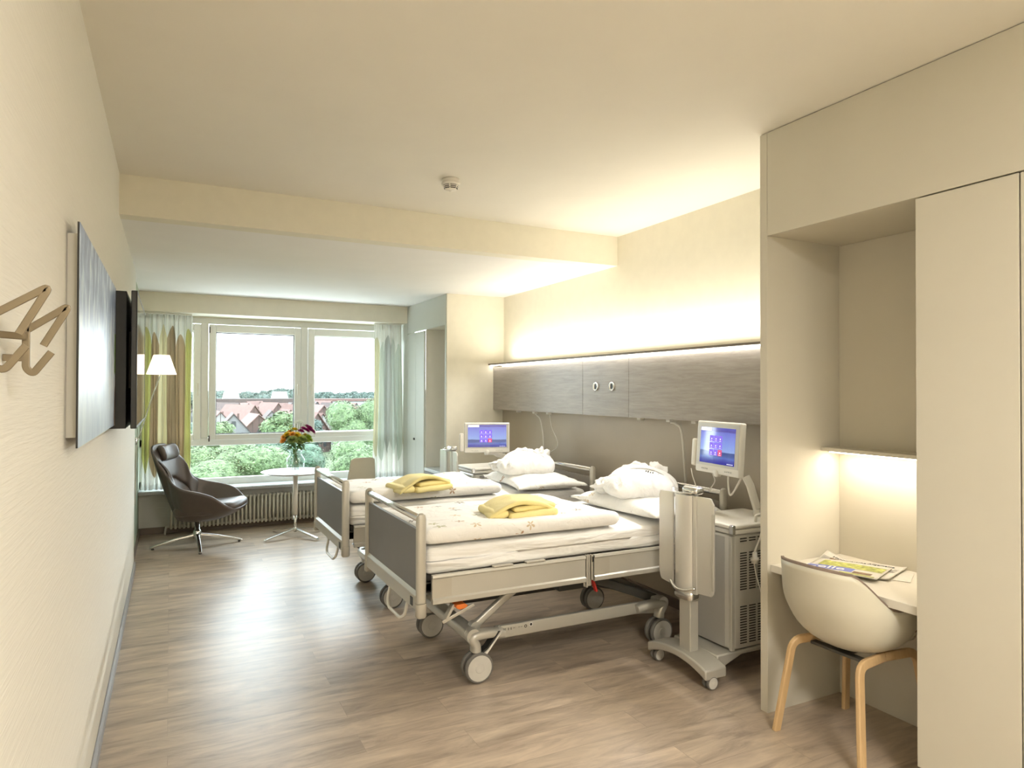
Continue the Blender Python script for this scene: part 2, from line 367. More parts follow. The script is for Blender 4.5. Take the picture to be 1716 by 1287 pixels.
def put(name, bm, m, parent=None, smooth=0, bev=0, sub=0, solid=0, off=-1, loc=None, rz=None, up=False):
    bmesh.ops.recalc_face_normals(bm, faces=bm.faces)
    if up and sum(f.normal.z*f.calc_area() for f in bm.faces) < 0: bmesh.ops.reverse_faces(bm, faces=bm.faces)
    me = bpy.data.meshes.new(name); bm.to_mesh(me); bm.free()
    o = bpy.data.objects.new(name, me); C.objects.link(o)
    me.materials.append(M[m] if isinstance(m, str) else m)
    if parent is not None: o.parent = parent
    if loc: o.location = loc
    if rz is not None: o.rotation_euler.z = rz
    if smooth:
        if smooth is True or smooth == 1:
            for p in me.polygons: p.use_smooth = True
        else:
            me.shade_auto = None if False else None
    if solid:
        s = o.modifiers.new('s', 'SOLIDIFY'); s.thickness = solid; s.offset = off
    if bev:
        b = o.modifiers.new('b', 'BEVEL'); b.width = bev; b.segments = 2; b.limit_method = 'ANGLE'; b.angle_limit = .6
        b.harden_normals = False
    if sub:
        s = o.modifiers.new('u', 'SUBSURF'); s.levels = sub; s.render_levels = sub
    return o
def put_auto(name, bm, m, parent=None, ang=.6, **k):
    """smooth faces with sharp edges kept"""
    bmesh.ops.recalc_face_normals(bm, faces=bm.faces)
    for e in bm.edges:
        if len(e.link_faces) == 2 and e.calc_face_angle(0) > ang: e.smooth = False
    for f in bm.faces: f.smooth = True
    return put(name, bm, m, parent, smooth=0, **k)
def thing(name, label, cat, loc=(0, 0, 0), rz=0, group=None):
    o = bpy.data.objects.new(name, None); C.objects.link(o); o.location = loc; o.rotation_euler.z = rz
    o.empty_display_size = .1
    o['label'] = label; o['category'] = cat
    if group: o['group'] = group
    return o
def tag(o, label, cat, group=None):
    o['label'] = label; o['category'] = cat
    if group: o['group'] = group
    return o
def struct(name, bm, m, **k):
    o = put(name, bm, m, **k); o['kind'] = 'structure'; return o
def dup(root, loc, rz=None, label=None, group=None, skip=()):
    r = root.copy(); C.objects.link(r); r.location = loc
    if rz is not None: r.rotation_euler.z = rz
    if label: r['label'] = label
    if group: r['group'] = group
    for ch in root.children:
        if ch.name.split('.')[0] in skip: continue
        c = ch.copy(); C.objects.link(c); c.parent = r
        for g in ch.children:
            d = g.copy(); C.objects.link(d); d.parent = c
    return r
def text(name, s, size, m, parent, mw, extrude=.0004):
    cu = bpy.data.curves.new(name, 'FONT'); cu.body = s; cu.size = size; cu.extrude = extrude; cu.align_x = 'CENTER'; cu.align_y = 'CENTER'
    t = bpy.data.objects.new(name, cu); C.objects.link(t)
    dg = bpy.context.evaluated_depsgraph_get(); dg.update()
    me = bpy.data.meshes.new_from_object(t.evaluated_get(dg)); me.name = name
    C.objects.unlink(t); bpy.data.objects.remove(t)
    me.transform(mw)
    o = bpy.data.objects.new(name, me); C.objects.link(o); me.materials.clear(); me.materials.append(M[m] if isinstance(m, str) else m)
    if parent is not None: o.parent = parent
    return o
def frame_m(origin, right, up):
    r = Vector(right).normalized(); u = Vector(up).normalized(); n = r.cross(u).normalized(); u = n.cross(r)
    return Matrix(((r.x, u.x, n.x, origin[0]), (r.y, u.y, n.y, origin[1]), (r.z, u.z, n.z, origin[2]), (0, 0, 0, 1)))

# ================================================================ THE ROOM
XL, XR, XC = -.28, 3.36, 2.661
ZC, ZB = 2.90, 2.656
YW = 8.52
def sbox(name, m, *a, bev=0): bm = B(); box(bm, *a); return struct(name, bm, m, bev=bev)
sbox('floor', 'floor', -.6, 3.8, -2.4, 8.9, -.12, 0)
sbox('ceiling', 'ceil', -.6, 3.8, -2.4, 4.672, ZC, ZC+.12)
bm = B(); box(bm, XL-.02, XR+.02, 4.671, 4.80, ZB, ZC+.02); o = struct('trim_1', bm, 'wallp')
o['label'] = 'cream painted beam face stepping the ceiling down'
sbox('ceiling', 'ceil2', -.6, 3.8, 4.80, 8.9, ZB, ZB+.12)
bm = B(); box(bm, XL-.3, XL, -2.4, 6.94, -.02, ZC+.02); struct('wall_left', bm, 'wall')
bm = B(); box(bm, XL-.3, XL-.022, 6.94, 8.9, -.02, ZC+.02); struct('wall_left_end', bm, 'green')
bm = B(); box(bm, XR, XR+.2, -2.4, 8.9, -.02, ZC+.02); struct('wall_right', bm, 'wallp')
sbox('wall_back', 'wallp', -.6, 3.8, -2.5, -2.3, -.02, ZC+.02)
# taupe zone of the bed wall below the wooden panel
bm = B(); box(bm, XR-.012, XR+.002, 2.48, 6.844, .0, 1.40); struct('wall_right_panel', bm, 'taupe')
# window wall: parapet, bulkhead, lintel
bm = B(); box(bm, -.4, 3.5, YW, YW+.25, -.02, .47); struct('wall_front', bm, 'wall')
bm = B(); box(bm, -.32, 3.4, 8.194, 8.56, 2.449, ZB+.01); struct('trim_2', bm, 'wallp')
bm = B(); box(bm, -.4, 3.5, 8.56, 8.80, 2.44, ZC+.02); struct('wall_front_lintel', bm, 'wallp')
# the short wall closing the bed alcove (faces the door)
bm = B(); box(bm, XC+.012, XR+.01, 6.844, 6.862, 0, ZB+.005); struct('wall_alcove', bm, 'wallp')
# baseboards
def baseboard(name, pts, m, parent=None):
    bm = B(); prism(bm, pts, *parent); return struct(name, bm, m)
bm = B(); prism(bm, [(XL, 0), (XL+.016, 0), (XL+.016, .05), (XL+.008, .065), (XL, .065)], -2.3, 6.94); struct('baseboard_left', bm, 'base', bev=.002)
bm = B(); box(bm, XL-.023, XL-.008, 6.94, 8.5, 0, .065); struct('baseboard_left_end', bm, 'basew')
bm = B(); box(bm, XL-.02, XC, YW-.016, YW, 0, .07); struct('baseboard_front', bm, 'basew')
bm = B(); box(bm, XR-.028, XR-.012, 2.49, 6.84, 0, .07); struct('baseboard_right', bm, 'basew')
# closing panel between the far wardrobe and the window
bm = B(); box(bm, XC+.004, XC+.10, 8.18, 8.60, -.02, 2.46); struct('wall_alcove_end', bm, 'gcab')
# granite window sill
bm = B(); box(bm, XL-.02, XC+.02, 8.30, 8.60, .462, .492); sill = struct('trim_3', bm, 'stone', bev=.003)
bm = B(); box(bm, XL-.015, XC+.015, 8.315, 8.60, .4925, .4965); struct('trim_4', bm, 'silltop')

# ---------------------------------------------------------------- window (one assembly, the sashes and panes as parts)
win = bpy.data.objects.new('window_1', None); C.objects.link(win); win['kind'] = 'structure'
Y0, Y1 = 8.60, 8.67
def frame_rect(bm, x0, x1, z0, z1, w, y0, y1, wt=None, wb=None):
    wt = wt or w; wb = wb or w
    box(bm, x0, x0+w, y0, y1, z0, z1); box(bm, x1-w, x1, y0, y1, z0, z1)
    box(bm, x0+w, x1-w, y0, y1, z1-wt, z1); box(bm, x0+w, x1-w, y0, y1, z0, z0+wb)
bm = B()
box(bm, -.34, 2.74, Y0, Y1, 2.375, 2.46); box(bm, -.34, 2.74, Y0, Y1, .955, 1.045)
box(bm, -.34, 2.74, Y0, Y1, .49, .575); box(bm, -.34, -.27, Y0, Y1, .5, 2.45); box(bm, 2.66, 2.74, Y0, Y1, .5, 2.45)
box(bm, .315, .395, Y0-.01, Y1, 1.045, 2.375); box(bm, 1.435, 1.515, Y0-.01, Y1, 1.045, 2.375)
put('window_frame', bm, 'pvc', win, bev=.006)
sashes = [(-.27, .315), (.40, 1.43), (1.52, 2.655)]
for i, (a, b_) in enumerate(sashes):
    bm = B(); frame_rect(bm, a, b_, 1.02, 2.365, .075, Y0-.035, Y0+.045, .09, .065)
    s = put('sash', bm, 'pvc', win, bev=.008)
    bm = B(); box(bm, a+.07, b_-.07, Y0+.005, Y0+.012, 1.08, 2.29); put('pane', bm, 'glass', s)
    bm = B(); frame_rect(bm, a+.072, b_-.072, 1.084, 2.277, .010, Y0-.01, Y0+.03); put('gasket', bm, 'drk' if i == 1 else 'pvc', s)
    hx = (b_-.035) if i < 2 else (a+.035)
    bm = B(); box(bm, hx-.013, hx+.013, Y0-.046, Y0-.035, 1.60, 1.68); box(bm, hx-.009, hx+.009, Y0-.075, Y0-.046, 1.655, 1.673)
    box(bm, hx-.009, hx+.009, Y0-.083, Y0-.068, 1.54, 1.675); put('handle', bm, 'plast', s, bev=.003)
bm = B(); 
for z in (2.30, 1.04): box(bm, .398, .412, Y0-.05, Y0-.03, z-.035, z+.035)
put('hinge', bm, 'drk', win, bev=.002)
bm = B(); box(bm, -.27, 2.66, Y0+.03, Y0+.037, .57, .96); put('pane', bm, 'glass', win)

# ---------------------------------------------------------------- lights that belong to the room
def area(name, loc, sx, sy, p, col, rot=(0, 0, 0), parent=None):
    L = bpy.data.lights.new(name, 'AREA'); L.shape = 'RECTANGLE'; L.size = sx; L.size_y = sy; L.energy = p; L.color = col
    o = bpy.data.objects.new(name, L); C.objects.link(o); o.location = loc; o.rotation_euler = rot
    if parent: o.parent = parent
    return o

# ================================================================ wooden wall panel above the beds
wp = thing('wall_panel', 'long grey-brown wooden wall panel with light strip above both beds', 'wall panel', (XR, 4.93, 1.394))
zb = 0; ztp = .47
bm = B(); box(bm, -.115, -.002, -2.45, 1.912, 0, .47); put('panel_body', bm, 'panelwood', wp)
for a, c_ in ((-2.45, -.596), (-.592, .073), (.077, 1.912)):
    bm = B(); box(bm, -.132, -.116, a, c_, 0, .468); put('panel_front', bm, 'panelwood', wp, bev=.0015)
bm = B(); box(bm, -.195, -.03, -2.45, 1.912, .492, .508); put('top_board', bm, mat('panel_top_board', (.20, .165, .13), .4), wp, bev=.002)
bm = B(); box(bm, -.170, -.140, -2.45, 1.905, .484, .491); put('light_strip', bm, emis('panel_strip_light', (1, .95, .86), 4), wp)
bm = B(); box(bm, -.028, -.004, -2.44, 1.90, .478, .494); put('uplight_strip', bm, emis('panel_uplight_strip', WARM, .8), wp)
for dy in (-.134, -.368):
    bm = B(); lathe(bm, [(.038, -.133), (.038, -.141), (.030, -.145), (.024, -.141), (.022, -.1335)], (0, dy, .245), 28, 'x', False)
    k = put('grommet', bm, 'chrome', wp, smooth=1)
    bm = B(); lathe(bm, [(.0225, -.1345), (.0, -.1345)], (0, dy, .245), 24, 'x', False); put('socket_face', bm, 'black', k)
ul = area('panel_uplight', (XR-.140, 4.60, 1.915), .05, 4.05, P_UP, WARM, (0, PI-.03, 0)); ul.data.spread = math.radians(172)
dl = area('panel_downlight', (XR-.178, 4.60, 1.870), .025, 4.05, P_LIP, (1, .98, .93), (0, math.radians(48), 0)); dl.data.spread = math.radians(96)
# sockets hanging under the panel, with cables
bm = B(); tmp = thing('socket_outlet', 'small white socket under wooden panel, farthest from the doorway', 'socket', (3.30, 6.36, 1.394), group='sockets under the panel')
box(bm, -.02, .02, -.022, .022, -.022, -.001); put('outlet_body', bm, 'plast', tmp, bev=.003)
for yy, lb in ((6.0, 'small white socket feeding the cable behind the far headboard'), (5.72, 'wider white socket just beside the far bed cable'), (4.28, 'lone white socket under the middle of the wooden panel'),
               (3.93, 'white socket feeding the thick cable beside the near bed'), (3.66, 'white socket directly above the near monitor')):
    dup(tmp, (3.30, yy, 1.394), label=lb)
def cable(pts, label, r=.0045, m='plast', grp=None, name='power_cable'):
    bm = B(); tube(bm, smooth_path(pts, 8), r, 8); return tag(put(name, bm, m, smooth=1), label, 'cable', grp)
cable([(3.30, 5.99, 1.368), (3.30, 5.96, 1.355), (3.31, 5.90, 1.30), (3.325, 5.87, 1.10), (3.33, 5.88, .80), (3.335, 5.9, .3), (3.335, 5.9, .07)], 'white cable dropping straight from panel behind far headboard', .006)
cable([(3.31, 5.72, 1.37), (3.32, 5.70, 1.25), (3.325, 5.60, 1.12), (3.33, 5.63, 1.05), (3.335, 5.80, .97), (3.335, 5.78, .85), (3.335, 5.75, .10)], 'thin white cable looping sideways beside the straighter one', .0035)
cable([(3.30, 3.92, 1.37), (3.305, 3.87, 1.36), (3.315, 3.82, 1.30), (3.33, 3.80, 1.0), (3.335, 3.79, .75), (3.335, 3.8, .1)], 'thick white cable from panel down behind the near headboard', .008)

# ================================================================ fitted closet with desk niche (right foreground)
cl = thing('wardrobe', 'tall beige fitted wardrobe with open desk niche by the doorway', 'wardrobe', (XC, 0, 0))
D = XR-XC-.005
bm = B(); box(bm, 0, D, 2.433, 2.478, 0, ZC-.004); put('side_panel', bm, 'cab', cl, bev=.0015)
bm = B(); box(bm, 0, .02, -2.2, 2.431, 2.379, ZC-.004); put('bulkhead', bm, 'cab', cl, bev=.001)
bm = B(); box(bm, .02, D, 1.68, 2.431, 2.379, 2.399); put('niche_top', bm, 'cabi', cl)
bm = B(); box(bm, .533, D, 1.662, 2.432, 0, 2.378); put('niche_back', bm, 'cabi', cl)
bm = B(); box(bm, .022, .532, 1.660, 1.677, .0, 2.378); put('side_panel', bm, 'cabi', cl)
bm = B(); box(bm, 0, .020, 1.310, 1.679, .112, 2.373); put('door', bm, 'cab', cl, bev=.0015)
bm = B(); box(bm, 0, .020, .86, 1.304, .112, 2.373); put('door', bm, 'cab', cl, bev=.0015)
bm = B(); box(bm, 0, .020, .40, .856, .112, 2.373); put('door', bm, 'cab', cl, bev=.0015)
bm = B(); box(bm, 0, .020, -2.2, .396, .112, 2.373); put('door', bm, 'cab', cl, bev=.0015)
bm = B(); box(bm, .05, .065, -2.2, 1.655, .001, .112); put('plinth', bm, 'cab', cl)
bm = B(); box(bm, .03, .05, -2.2, 1.655, .115, 2.378); put('carcass', bm, 'drk', cl)  # dark board behind the doors, the shade of their gaps put into its colour
dk = thing('desk_top', 'pale laminate desk top fitted across the wardrobe niche', 'desk', (XC, 2.055, .70))
bm = B(); box(bm, .02, .532, -.376, .376, 0, .036); put('worktop', bm, 'desk', dk, bev=.002)
sh = thing('wall_shelf', 'beige niche shelf with glowing light underneath above the desk', 'shelf', (3.05, 2.055, 1.29))
bm = B(); box(bm, 0, .143, -.376, .376, 0, .019); put('shelf_board', bm, 'cab', sh, bev=.0015)
bm = B(); box(bm, .03, .05, -.35, .35, -.008, -.001); put('light_strip', bm, emis('niche_strip_light', (1, .88, .7), 8), sh)
area('niche_light', (3.09, 2.055, 1.278), .05, .66, P_NICHE, (1, .89, .76))

# ================================================================ far fitted closet at the window
nich = mat('painted_lit_niche_lining', (.80, .76, .69), .5, var=.015)  # lining paled so the niche looks lit; no lamp stands inside
fc = thing('wardrobe', 'pale grey fitted wardrobe beside the window with open niche', 'wardrobe', (XC+.006, 6.844, 0))
bm = B(); box(bm, 0, .02, .0185, 1.672, 2.32, ZB-.003); put('bulkhead', bm, 'gcab', fc, bev=.001)
bm = B(); box(bm, 0, .02, .0185, .04, .0, 2.318); put('side_panel', bm, 'gcab', fc)
bm = B(); box(bm, 0, .02, .72, 1.02, .0, 2.308); d_ = put('door', bm, 'gcab', fc, bev=.0015)
bm = B(); box(bm, 0, .02, 1.024, 1.345, .0, 2.308); d_ = put('door', bm, 'gcab', fc, bev=.0015)
bm = B(); box(bm, -.016, 0, 1.045, 1.07, 1.00, 1.025); put('knob', bm, 'dark', d_, bev=.003)
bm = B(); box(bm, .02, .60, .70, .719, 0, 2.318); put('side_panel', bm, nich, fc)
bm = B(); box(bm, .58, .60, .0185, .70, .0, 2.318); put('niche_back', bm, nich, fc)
bm = B(); box(bm, .02, .60, .0185, .70, 2.318, 2.335); put('niche_top', bm, 'cabi', fc)
bm = B(); box(bm, 0, .58, .041, .699, .665, .70); put('niche_shelf', bm, 'silltop', fc, bev=.002)
bm = B(); box(bm, .004, .02, .041, .699, .03, .66); put('drawer_front', bm, 'board', fc, bev=.001)

# ================================================================ smoke detector
sd = thing('smoke_detector', 'round ribbed smoke detector on the upper ceiling', 'smoke detector', (1.53, 3.86, ZC))
bm = B(); lathe(bm, [(.052, -.001), (.052, -.014), (.050, -.020), (.056, -.024), (.058, -.032), (.055, -.040)], n=40); put('housing', bm, 'plast', sd, smooth=1)
bm = B(); lathe(bm, [(.046, -.040), (.042, -.060), (.0, -.060)], n=32, cap=False); put('chamber', bm, 'drk', sd, smooth=1)
bm = B()
for k, (r, z) in enumerate(((.050, -.045), (.044, -.054))):
    lathe(bm, [(r-.008, z), (r, z), (r-.001, z-.0035), (r-.009, z-.0035)], n=32, cap=False)
for k in range(6):
    a = k*PI/3; tube(bm, [(.053*math.cos(a), .053*math.sin(a), -.038), (.034*math.cos(a), .034*math.sin(a), -.063)], .004, 6)
put('vent_ring', bm, 'plast', sd)
bm = B(); lathe(bm, [(.037, -.062), (.036, -.066), (.018, -.070), (.008, -.071), (.007, -.076), (0, -.077)], n=32); put('cap', bm, 'plast', sd, smooth=1)
bm = B(); box(bm, .02, .075, .035, .05, -.012, -.0015); put('mounting_clip', bm, 'plast', sd)

# ================================================================ left wall: coat hook, picture, tv
hk = thing('coat_hook', 'bent bronze double coat hook on left wall', 'coat hook', (XL, 1.55, 1.62))
sec = rrect(.013, .0065, .002)
def hp(pts): return [Vector((p[0]-XL, p[1]-1.55, p[2]-1.62)) for p in pts]
HOOKS = [
 ('prong', [(-.280, 1.45, 1.727), (-.193, 1.45, 1.786), (-.238, 1.45, 1.698)]),
 ('prong', [(-.243, 1.55, 1.712), (-.174, 1.55, 1.764), (-.216, 1.55, 1.684)]),
 ('prong', [(-.279, 1.45, 1.643), (-.259, 1.45, 1.633), (-.227, 1.45, 1.678)]),
 ('prong', [(-.243, 1.55, 1.722), (-.243, 1.55, 1.640), (-.232, 1.55, 1.630), (-.203, 1.55, 1.672)]),
 ('mounting_bar', [(-.279, 1.50, 1.70), (-.243, 1.545, 1.70)]),
 ('mounting_bar', [(-.279, 1.55, 1.66), (-.246, 1.55, 1.66)])]
for nm, pts in HOOKS:
    bm = B(); sweep(bm, round_path(hp(pts), .014, 6), sec, up=(0, 1, 0)); put(nm, bm, 'hook', hk, smooth=0, bev=.001)

pc = thing('picture', 'large glossy blue cloud photograph standing off the left wall', 'picture', (XL, 3.14, 1.425))
bm = B(); frame_rect(bm, -.72, .72, .03, .65, .025, 0, .028)
for v in bm.verts: v.co = Vector((v.co.y+.0005, v.co.x, v.co.z))
put('spacer_frame', bm, 'alul', pc)
bm = B(); box(bm, .029, .034, -.75, .75, 0, .68); put('backing_plate', bm, 'black', pc)
def pic_mat():
    m, n, l, p = new_mat('blue_cloud_photograph'); p.inputs['Roughness'].default_value = .35
    t = n.new('ShaderNodeTexCoord'); s = n.new('ShaderNodeSeparateXYZ'); l.new(t.outputs['Object'], s.inputs[0])
    mp = n.new('ShaderNodeMapping'); mp.inputs['Scale'].default_value = (1, 5, 2.2); mp.inputs['Rotation'].default_value = (.4, 0, 0); l.new(t.outputs['Object'], mp.inputs['Vector'])
    z = n.new('ShaderNodeTexNoise'); z.inputs['Scale'].default_value = 2.6; z.inputs['Detail'].default_value = 8; z.inputs['Roughness'].default_value = .6; l.new(mp.outputs[0], z.inputs['Vector'])
    h = math_node(n, l, 'MULTIPLY_ADD', s.outputs[2], 1.0, -.36)
    f = math_node(n, l, 'ADD', math_node(n, l, 'MULTIPLY', math_node(n, l, 'SUBTRACT', z.outputs['Fac'], .5), math_node(n, l, 'MAXIMUM', math_node(n, l, 'MULTIPLY', s.outputs[2], 4.), .4)), math_node(n, l, 'MULTIPLY_ADD', math_node(n, l, 'ABSOLUTE', math_node(n, l, 'SUBTRACT', s.outputs[2], .22)), -.9, .66))
    r = n.new('ShaderNodeValToRGB'); e = r.color_ramp.elements
    e[0].position = .15; e[0].color = (.24, .32, .52, 1); e[1].position = .9; e[1].color = (.92, .93, .95, 1)
    k = e.new(.38); k.color = (.40, .50, .72, 1); k = e.new(.6); k.color = (.68, .79, .93, 1)
    l.new(f, r.inputs['Fac'])
    # a strip of green and brown at the far edge
    z2 = n.new('ShaderNodeTexNoise'); z2.inputs['Scale'].default_value = 9; l.new(t.outputs['Object'], z2.inputs['Vector'])
    edge = math_node(n, l, 'GREATER_THAN', math_node(n, l, 'MULTIPLY_ADD', z2.outputs['Fac'], .22, s.outputs[1]), .80)
    low = math_node(n, l, 'LESS_THAN', s.outputs[2], .45)
    gb = mixc(n, l, math_node(n, l, 'GREATER_THAN', s.outputs[2], .25), (.22, .15, .10), (.20, .38, .03))
    l.new(mixc(n, l, math_node(n, l, 'MULTIPLY', edge, low), r.outputs[0], gb), p.inputs['Base Color'])
    return m
bm = B(); box(bm, .0345, .0360, -.749, .749, .001, .679); put('print', bm, pic_mat(), pc)

tv = thing('television', 'flat black television mounted on left wall beyond the picture', 'television', (XL, 4.42, 1.41))
bm = B(); box(bm, .001, .082, -.50, .46, -.005, .69); put('wall_box', bm, 'tvbody', tv, bev=.003)
bm = B(); box(bm, .083, .104, -.3, .3, .2, .5); put('bracket', bm, 'dark', tv)
bm = B(); box(bm, .105, .130, -.585, .585, -.002, .685); t_ = put('tv_body', bm, 'black', tv, bev=.004)
bm = B(); box(bm, .1302, .1312, -.575, .575, .012, .675); put('screen', bm, 'tvblack', t_)
bm = B(); frame_rect(bm, -.585, .585, -.002, .685, .010, .129, .1325)
for v in bm.verts: v.co = Vector((v.co.y, v.co.x, v.co.z))
put('bezel', bm, 'black', t_, bev=.001)

# ================================================================ radiator
rd = thing('radiator', 'cream column radiator under the window sill', 'radiator', (.02, 8.40, 0))
bm = B(); ns = 38
for i in range(ns):
    x = i*.043
    for dy in (-.045, .045): tube(bm, [(x, dy, .065), (x, dy, .39)], .0125, 8)
    for z in (.085, .37): tube(bm, [(x, -.045, z), (x, .045, z)], .0165, 8)
for z in (.085, .37): tube(bm, [(-.02, 0, z), (ns*.043, 0, z)], .016, 8)
put('columns', bm, 'rad', rd, smooth=1)
for x in (.25, 1.35):
    bm = B(); box(bm, x-.012, x+.012, .045, .118, .33, .36); put('bracket', bm, 'rad', rd)
bm = B(); tube(bm, [(-.02, 0, .085), (-.05, .0, .085), (-.06, .0, .03), (-.06, 0, 0.0)], .011, 8); put('pipe', bm, 'rad', rd, smooth=1)

# ================================================================ curtains
def curtain(x0, x1, n, label, m, amp=.03, z0=.51, z1=2.435, flare=0):
    t = thing('curtain', label, 'curtain', ((x0+x1)/2, 8.36, z0), group='curtains at the window')
    w = x1-x0; L = w*1.9
    def f(a, b):
        x = -w/2+w*a; x += flare*(1-b)**2*(a-.5); ph = n*2*PI*a
        y = amp*(.55+.45*(1-b))*math.sin(ph)+.008*math.sin(ph*2.3+b*3)
        x += .008*math.sin(ph*.5+b*4)
        return (x, y, b*(z1-z0))
    bm = B(); grid(bm, n*12, 24, f, uvf=lambda a, b: (a*L, z0+b*(z1-z0)))
    put('fabric', bm, m, t, smooth=1, solid=.002)
    bm = B(); tube(bm, [(-w/2, 0, z1-z0+.008), (w/2, 0, z1-z0+.008)], .006, 6); put('curtain_track', bm, 'plast', t)
    return t
cm1 = curtain_mat('tan_and_lime_leaf_curtain', [(.60, .51, .38), (.62, .63, .32), (.64, .55, .42), (.70, .69, .40), (.52, .44, .33), (.78, .74, .58)], .62, 2.22, .16)
cm2 = curtain_mat('sage_leaf_curtain', [(.70, .73, .68), (.62, .62, .58), (.74, .72, .58), (.72, .74, .70), (.60, .61, .58)], .70, 2.20, .13)
curtain(XL+.0, .215, 9, 'gathered curtain with tan and lime leaf bands behind armchair', cm1)
curtain(2.29, 2.64, 6, 'narrow gathered curtain with sage leaf shapes beside grey wardrobe', cm2, .028, flare=.06)

# ================================================================ wall lamp by the armchair
lp = thing('wall_lamp', 'lit white cone-shade lamp on a slanted arm over armchair', 'lamp', (-.302, 7.55, 1.10))
bm = B(); lathe(bm, [(.04, .001), (.04, .014), (.01, .018)], (0, 0, .0), 20, 'x'); put('wall_mount', bm, 'chrome', lp, smooth=1)
bm = B(); tube(bm, smooth_path([(.016, 0, 0), (.05, 0, .10), (.14, -.02, .42), (.225, -.05, .68)], 6), .006, 8); put('arm', bm, 'chrome', lp, smooth=1)
smt, n_, l_, p_ = new_mat('glowing_lamp_shade')
p_.inputs['Base Color'].default_value = (.9, .84, .74, 1); p_.inputs['Emission Color'].default_value = (1, .83, .62, 1); p_.inputs['Emission Strength'].default_value = .8; p_.inputs['Roughness'].default_value = .7
bm = B(); lathe(bm, [(.135, .655), (.072, .845)], (.225, -.05, 0), 40, cap=False); put('lamp_shade', bm, smt, lp, smooth=1, solid=.003)
bm = B(); ell(bm, (.225, -.05, .735), (.028, .028, .035), 2); put('bulb', bm, emis('bulb', (1, .8, .55), 12), lp, smooth=1)
bm = B(); tube(bm, [(.01, 0, -.01), (.006, .01, -.25), (.006, 0, -.5), (.006, .01, -.62)], .004, 6); put('cord', bm, 'plast', lp)
# small switch plate on the green wall
bm = B(); box(bm, 0, .012, -.04, .04, -.04, .04); tag(put('light_switch', bm, 'plast', loc=(-.302, 7.20, 1.14), bev=.003), 'small white switch plate on the green wall', 'switch')

# ================================================================ soft goods
def axis_samples(h, r, n):
    r = min(r, h*.98); e = [-h+r*(1-math.cos(k*PI/10)) for k in range(5)]
    a, b_ = -h+r, h-r
    mid = [a+(b_-a)*k/n for k in range(n+1)]
    return e+mid+[-q for q in e[::-1]]
def softbox(bm, hx, hy, hz, r, n=(30, 20, 1), disp=None, T=None, uv=False, uo=(0, 0)):
    rx, ry, rz = r if isinstance(r, tuple) else (r, r, r)
    ax, ay, az = axis_samples(hx, rx, n[0]), axis_samples(hy, ry, n[1]), axis_samples(hz, rz, n[2])
    cache = {}
    uvl = bm.loops.layers.uv.verify() if uv else None
    def V(x, y, z):
        k = (round(x, 6), round(y, 6), round(z, 6))
        if k in cache: return cache[k]
        ix, iy, iz = (max(-hx+rx, min(hx-rx, x)), max(-hy+ry, min(hy-ry, y)), max(-hz+rz, min(hz-rz, z)))
        d = Vector(((x-ix)/rx, (y-iy)/ry, (z-iz)/rz))
        if d.length > 1e-6: d.normalize()
        p = Vector((ix+d.x*rx, iy+d.y*ry, iz+d.z*rz))
        if disp: p = disp(p)
        if T is not None: p = T @ p
        cache[k] = bm.verts.new(p); return cache[k]
    def side(fixed, val, A, Bx):
        for i in range(len(A)-1):
            for j in range(len(Bx)-1):
                q = []
                for a, b_ in ((A[i], Bx[j]), (A[i+1], Bx[j]), (A[i+1], Bx[j+1]), (A[i], Bx[j+1])):
                    q.append((val, a, b_) if fixed == 0 else (a, val, b_) if fixed == 1 else (a, b_, val))
                vs_ = [V(*p) for p in q]
                if len(set(vs_)) < 4: continue
                try: f = bm.faces.new(vs_)
                except ValueError: continue
                if uv:
                    for lp, p in zip(f.loops, q):
                        u, v = p[0], p[1]
                        if fixed == 0: u += math.copysign(hz-p[2], val)
                        if fixed == 1: v += math.copysign(hz-p[2], val)
                        lp[uvl].uv = (u+uo[0], v+uo[1])
    for s in (-1, 1):
        side(0, s*hx, ay, az); side(1, s*hy, ax, az); side(2, s*hz, ax, ay)
def wrinkle(p, s=3., a=.006, seed=0, st=(1, 1, 1)):
    q = Vector((p.x*st[0], p.y*st[1], p.z*st[2]))*s+Vector((seed*5.3, seed*2.1, 0))
    return (noise.noise(q)+.5*noise.noise(q*2.3))*a

def castor(parent, x, y, r, w, mname='castor', brake=False, rim='tyre'):
    hubs = []
    bm = B()
    for s in (-1, 1):
        yy = y+s*w*.32
        lathe(bm, [(r*.55, yy-w*.16), (r*.93, yy-w*.17), (r, yy-w*.08), (r, yy+w*.08), (r*.93, yy+w*.17), (r*.55, yy+w*.16)], (x, 0, r), 28, 'y', True)
        hub = B(); hubs.append(hub); lathe(hub, [(0, yy+s*w*.16), (r*.26, yy+s*w*.20), (r*.30, yy+s*w*.19), (r*.32, yy+s*w*.165), (r*.84, yy+s*w*.175), (r*.86, yy+s*w*.16), (r*.86, yy+s*w*.1)], (x, 0, r), 28, 'y', False)
    box(bm, x-.012, x+.012, y-w*.15, y+w*.15, r*.6, r*1.5)
    t = put_auto(mname, bm, 'tyred', parent)
    for hub in hubs: put_auto('wheel_disc', hub, rim, t)
    return t

